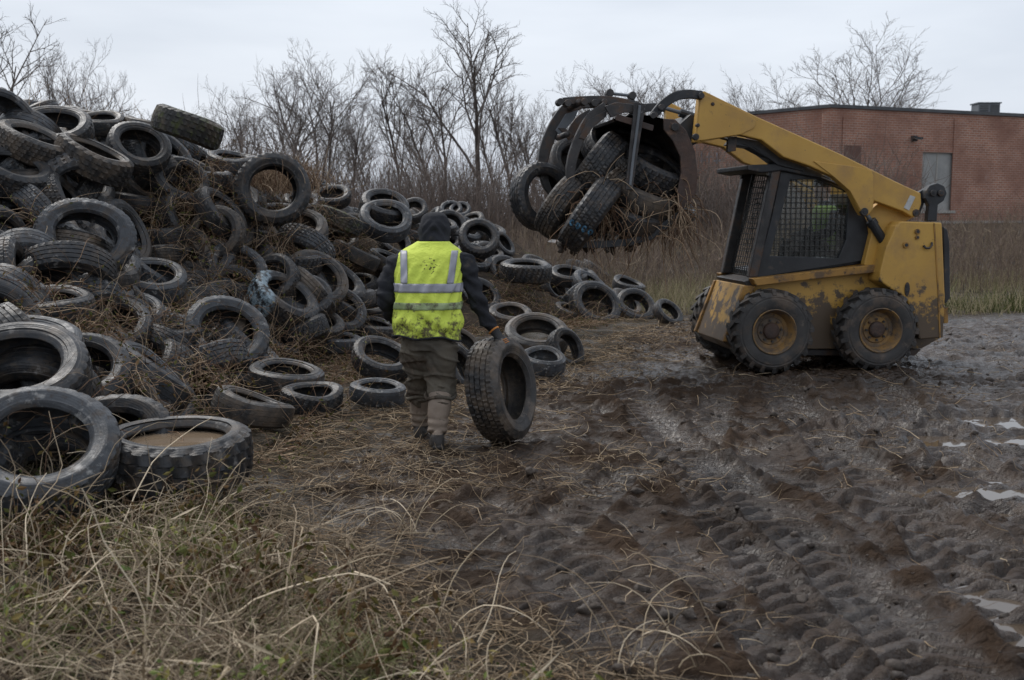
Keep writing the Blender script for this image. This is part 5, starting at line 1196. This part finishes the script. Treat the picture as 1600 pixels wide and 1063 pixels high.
# tufts of green-yellow grass and low leafy weeds
tf = []
for k in range(130):
    y0 = rng.uniform(3.6, 6.0); x0 = rng.uniform(-.5, .12)*y0
    if rng.random() > float(in_fg(np.array([x0]), np.array([y0]))[0]) or vnoise(np.array([x0*.8]), np.array([y0*.8]), 15)[0] < .0: continue
    m_ = 60; r0 = np.stack([rng.normal(x0, .05, m_), rng.normal(y0, .05, m_), np.zeros(m_)], -1); r0[:,2] = hz(r0[:,0], r0[:,1]); a = rng.random(m_)*6.28
    tf.append(strands(r0, np.stack([np.cos(a)*.6, np.sin(a)*.6, np.ones(m_)], -1), rng.uniform(.10, .26, m_), 4, .08, .22, rng.uniform(.0016, .003, m_), hz, .004))
M['tuft'] = strandmat('yellow_green_grass', [(.17,.19,.075),(.26,.275,.13),(.38,.36,.20),(.30,.26,.15),(.14,.16,.06)])
stuff('green_grass_tufts', tf, M['tuft'], 'yellow-green grass tufts in the bottom left foreground', 'grass')
# arching long stems
n = 560; x = rng.uniform(-2.6, .4, n); y = rng.uniform(3.6, 6.3, n); k = (rng.random(n) < in_fg(x, y)); x, y = x[k], y[k]; n = len(x); a = rng.random(n)*6.28
S2 = strands(np.stack([x, y, hz(x, y)], -1), np.stack([np.cos(a)*.7, np.sin(a)*.7, rng.uniform(.5, 1.6, n)], -1), rng.uniform(.4, 1.0, n), 9, .17, .17, rng.uniform(.0024, .0058, n), hz, .006)
cl = []
for (px_, py_, m_) in ((690,1000,18),(470,860,22),(1010,1040,12),(640,840,20),(330,830,46),(1090,1030,6),(560,930,18)):
    g_ = gpt(px_, py_); r0 = np.stack([rng.normal(g_.x, .06, m_), rng.normal(g_.y, .06, m_), np.full(m_, .02)], -1); a = rng.random(m_)*6.28
    cl.append(strands(r0, np.stack([np.cos(a)*.55, np.sin(a)*.55, np.ones(m_)], -1), rng.uniform(.25, .62, m_), 8, .08, .24, rng.uniform(.0022, .0038, m_), hz, .006))
stuff('arching_dead_stems', [S2]+cl, M['straw'], 'pale arching dead stems over the foreground grass', 'stems')
# dark dead weed stalks with withered leaves, upright in clumps
dk = []
for k in range(46):
    y0 = rng.uniform(3.7, 5.9); x0 = rng.uniform(-.5, .05)*y0
    if rng.random() > float(in_fg(np.array([x0]), np.array([y0]))[0]): continue
    m_ = 16; r0 = np.stack([rng.normal(x0, .07, m_), rng.normal(y0, .07, m_), np.zeros(m_)], -1); r0[:,2] = hz(r0[:,0], r0[:,1]); a = rng.random(m_)*6.28
    dk.append(strands(r0, np.stack([np.cos(a)*.5, np.sin(a)*.5, np.ones(m_)], -1), rng.uniform(.15, .42, m_), 6, .16, .07, rng.uniform(.002, .004, m_), hz, .004))
stuff('dead_weed_stalks', dk, M['vine'], 'dark withered weed stalks standing in the left foreground', 'weeds')
leaves(np.concatenate([d_[3][:,2:].reshape(-1, 3) for d_ in dk]), 2600, .012, .032, 'curled_dead_leaves', 'curled brown leaves on the foreground weed stalks', M['dryleaf'])
# litter on mud and heap foot
n = 70000; y = rng.uniform(3.4, 17, n); x = rng.uniform(-.5, .5, n)*y
ft = np.exp(-((x-edge(y)-np.where(y < 6.2, -.25, .3))/.75)**2)*np.where(x > -2.5, 1, .3); dn = ft*.8+.05+.35*sstep(.1, .6, vnoise(x*1.2, y*1.2, 44))*sstep(2.2, .2, x)
k = (rng.random(n) < dn*.75*np.where((y < 6.3) & (x > edge(y)+.35), .3, 1.)); x, y = x[k][:19000], y[k][:19000]; n = len(x); a = rng.random(n)*6.28
gz_ = np.maximum(ground(x, y), mound(x, y))
S3_ = strands(np.stack([x, y, gz_+.006], -1), np.stack([np.cos(a), np.sin(a), rng.uniform(-.02, .30, n)], -1), rng.uniform(.06, .34, n), 4, .22, .10, rng.uniform(.0015, .0034, n)*np.sqrt(np.maximum(y, 5)/6), lambda a_, b_: np.maximum(ground(a_, b_), mound(a_, b_)), .003)
M['litter'] = strandmat('straw_and_root_litter', [(.05,.035,.026),(.17,.115,.073),(.40,.295,.185),(.10,.068,.044),(.52,.41,.28),(.13,.088,.058)])
stuff('straw_litter', [S3_], M['litter'], 'broken straw and roots littering the mud at the heap foot', 'litter')
# vine mats over the heap
CLUMP = [(255,255,30,22,90),(290,310,45,38,210),(340,370,50,40,230),(390,420,40,30,160),(320,430,40,30,150),(80,455,75,22,230),(150,500,60,25,200),(60,345,25,18,60),(300,500,55,25,200),(320,570,60,40,260),(380,620,60,30,220),
         (480,400,45,22,150),(455,420,40,25,150),(530,330,35,22,120),(540,480,50,25,160),(640,440,30,20,60),(800,445,36,30,190),(850,480,50,20,150),(250,660,40,18,90),(130,520,40,20,120),(440,545,50,22,180),(520,590,60,22,200),(900,520,40,18,120),(780,470,40,18,120),
         (420,250,45,16,120),(340,225,35,14,70),(470,270,40,16,90),(600,300,40,10,70),(560,640,70,20,200),(690,640,60,25,160),(860,610,60,25,160),(30,480,40,15,80),(200,590,40,25,110),(110,640,40,18,70),(500,455,30,28,110),(620,665,60,20,160),(760,700,50,16,120),(900,600,50,16,150),(990,560,50,14,110),(540,690,70,20,180),(470,720,60,20,170),(860,560,40,20,140),(940,520,40,12,90)]
parts = []; leafr = []
for (px_, py_, rx, ry, m_) in CLUMP:
    m_ = int(m_*(.75 if py_ < 430 else .55)); qx = rng.normal(px_, rx*.6, m_); qy = rng.normal(py_, ry*.6, m_); Yd = heapdepth(qx, qy) - rng.uniform(.2, .55, m_)
    R_ = np.array([at(a_, b_, c_) for a_, b_, c_ in zip(qx, qy, Yd)]); R_[:,2] = np.maximum(R_[:,2], hz(R_[:,0], R_[:,1])+.02)
    R_[:,2] = np.minimum(R_[:,2], hz(R_[:,0], R_[:,1])+.55)
    a = rng.normal(-.9, .9, m_); d = np.stack([np.cos(a)*.8, np.sin(a)*.8, rng.normal(.0, .5, m_)], -1)
    parts.append(strands(R_, d, rng.uniform(.2, .85, m_), 7, .26, .11, rng.uniform(.0018, .0042, m_), hz, .02)); leafr.append(parts[-1][3][:, 2::2].reshape(-1, 3))
stuff('dead_vines', parts, M['vine'], 'reddish brown dead vines draped over the tyre heap', 'vines')
leaves(np.concatenate(leafr), 9000, .010, .026, 'withered_leaves', 'withered brown and green leaves caught in the heap vines', M['dryleaf'])
leaves(S1[3][:, 1:4].reshape(-1, 3)*np.array([1,1,1.]), 2600, .05, .13, 'flattened_blades', 'broad broken grass blades lying flat in the left foreground', M['straw'], 'grass', .055)
M['weedleaf'] = strandmat('yellowing_weed_leaves', [(.08,.11,.035),(.15,.18,.055),(.26,.24,.07),(.17,.10,.05)])
LR = S1[3][:, 2:5].reshape(-1, 3); LR = LR[(vnoise(LR[:,0]*1.3, LR[:,1]*1.3, 15) > -.05)]
leaves(LR, 6500, .010, .026, 'green_leaves', 'small green weed leaves among the foreground straw', M['weedleaf'])
# brown shrub on the heap shoulder behind the tall ring tyre
n = 900; R_ = np.array([at(rng.normal(430, 38), rng.uniform(238, 262), 14.5+rng.normal(0, .6)) for _ in range(n)]); R_[:,2] = np.maximum(hz(R_[:,0], R_[:,1]), R_[:,2]-.35)
sb_ = strands(R_, np.stack([rng.normal(0, .5, n), rng.normal(0, .5, n), np.ones(n)], -1), rng.uniform(.15, .5, n), 4, .2, .03, rng.uniform(.003, .006, n))
stuff('brown_scrub', [sb_], M['vine'], 'low brown scrub on the heap shoulder behind the tall ring tyre', 'scrub')
n = 260; qx = rng.uniform(0, 480, n); Yd = rng.uniform(11.5, 15, n); R_ = np.array([at(a_, 215, b_) for a_, b_ in zip(qx, Yd)]); R_[:,2] = hz(R_[:,0], R_[:,1])
sc_ = strands(R_, np.stack([rng.normal(0, .3, n), rng.normal(0, .3, n), np.ones(n)], -1), rng.uniform(.4, 1.2, n), 5, .16, 0, rng.uniform(.003, .006, n))
stuff('crest_twigs', [sc_], M['vine'], 'thin bare saplings and twigs sticking up along the heap crest', 'twigs')
# roots and mud hanging from the bucket
n = 420; R_ = np.array([wpt(x_, y_, v_) for x_, y_, v_ in zip(rng.choice([1060,1050,1068,1062,985,960,940,1010,1040,900,915], n)+rng.normal(0, 8, n), rng.choice([300,330,320,345], n)+rng.normal(0, 12, n), rng.uniform(-.12, .1, n))])
ra_ = strands(R_, np.stack([rng.normal(0, .5, n), rng.normal(-.3, .3, n), rng.normal(-.3, .5, n)], -1), rng.uniform(.15, .75, n), 8, .20, .42, rng.uniform(.003, .0085, n))
stuff('hanging_roots', [ra_], M['vine'], 'roots and vines dangling from the raised bucket', 'roots')
# clods of mud
ico = bmesh.new(); bmesh.ops.create_icosphere(ico, subdivisions=2, radius=1.0); iv = np.array([v.co[:] for v in ico.verts]); if_ = np.array([[v.index for v in f.verts] for f in ico.faces]); ico.free()
def clods(n, fx, fy, s0, s1, fz, sq=.6):
    V = []; x, y = fx(n), fy(n); z = fz(x, y); s = np.minimum(s0*np.power(rng.random(n), -.45), s1)
    for i in range(n):
        q = iv*(1+.55*vnoise(iv[:,0]*1.7+i*3.1, iv[:,1]*1.7+iv[:,2]*2.3+i, 5)[:,None]+.30*vnoise(iv[:,0]*4+i, iv[:,2]*4+iv[:,1]*3, 6)[:,None]); a = rng.random()*6.28
        q = np.stack([q[:,0]*math.cos(a)-q[:,1]*math.sin(a), (q[:,0]*math.sin(a)+q[:,1]*math.cos(a))*rng.uniform(.6, 1), q[:,2]*sq], -1)*s[i]; V.append(q+np.array([x[i], y[i], z[i]+s[i]*.1]))
    return np.concatenate(V), np.concatenate([if_+k*len(iv) for k in range(n)])
def okclod(n):
    X_ = []; Y_ = []
    while len(X_) < n:
        y = rng.uniform(3.7, 16); x = rng.uniform(-.2, .52)*y
        if mudmask(np.array([x]), np.array([y]))[0] > .5 and rng.random() < .25+.75*(vnoise(np.array([x*1.1]), np.array([y*1.1]), 71)[0] > 0): X_.append(x); Y_.append(y)
    return np.array(X_), np.array(Y_)
XX, YY = okclod(1400); V, F = clods(1400, lambda n: XX, lambda n: YY, .007, .034, lambda a_, b_: ground(a_, b_)-.004, .75)
M['clod'] = pm('mud_clod', (.034,.025,.019), (.062,.045,.033), 7, (.5,.85), .8, 60, rand=False)
o = obj('mud_clods', mesh_np('mud_clods', V, F, M['clod'], True)); tag(o, 'lumps of torn mud scattered over the wheel tracks', 'mud', kind='stuff')
n = 90; cxs_ = rng.choice([905,925,950,985,880], n)+rng.normal(0, 6, n); P_ = np.array([wpt(a_, b_, v_) for a_, b_, v_ in zip(cxs_, rng.uniform(368, 394, n), rng.uniform(-.1, .1, n))])
V, F = clods(n, lambda n: P_[:,0], lambda n: P_[:,1], .012, .03, lambda x, y: P_[:,2], 1.3)
o = obj('hanging_mud', mesh_np('hanging_mud', V, F, M['clod'], True)); tag(o, 'clumps of wet mud hanging under the raised bucket', 'mud', kind='stuff')
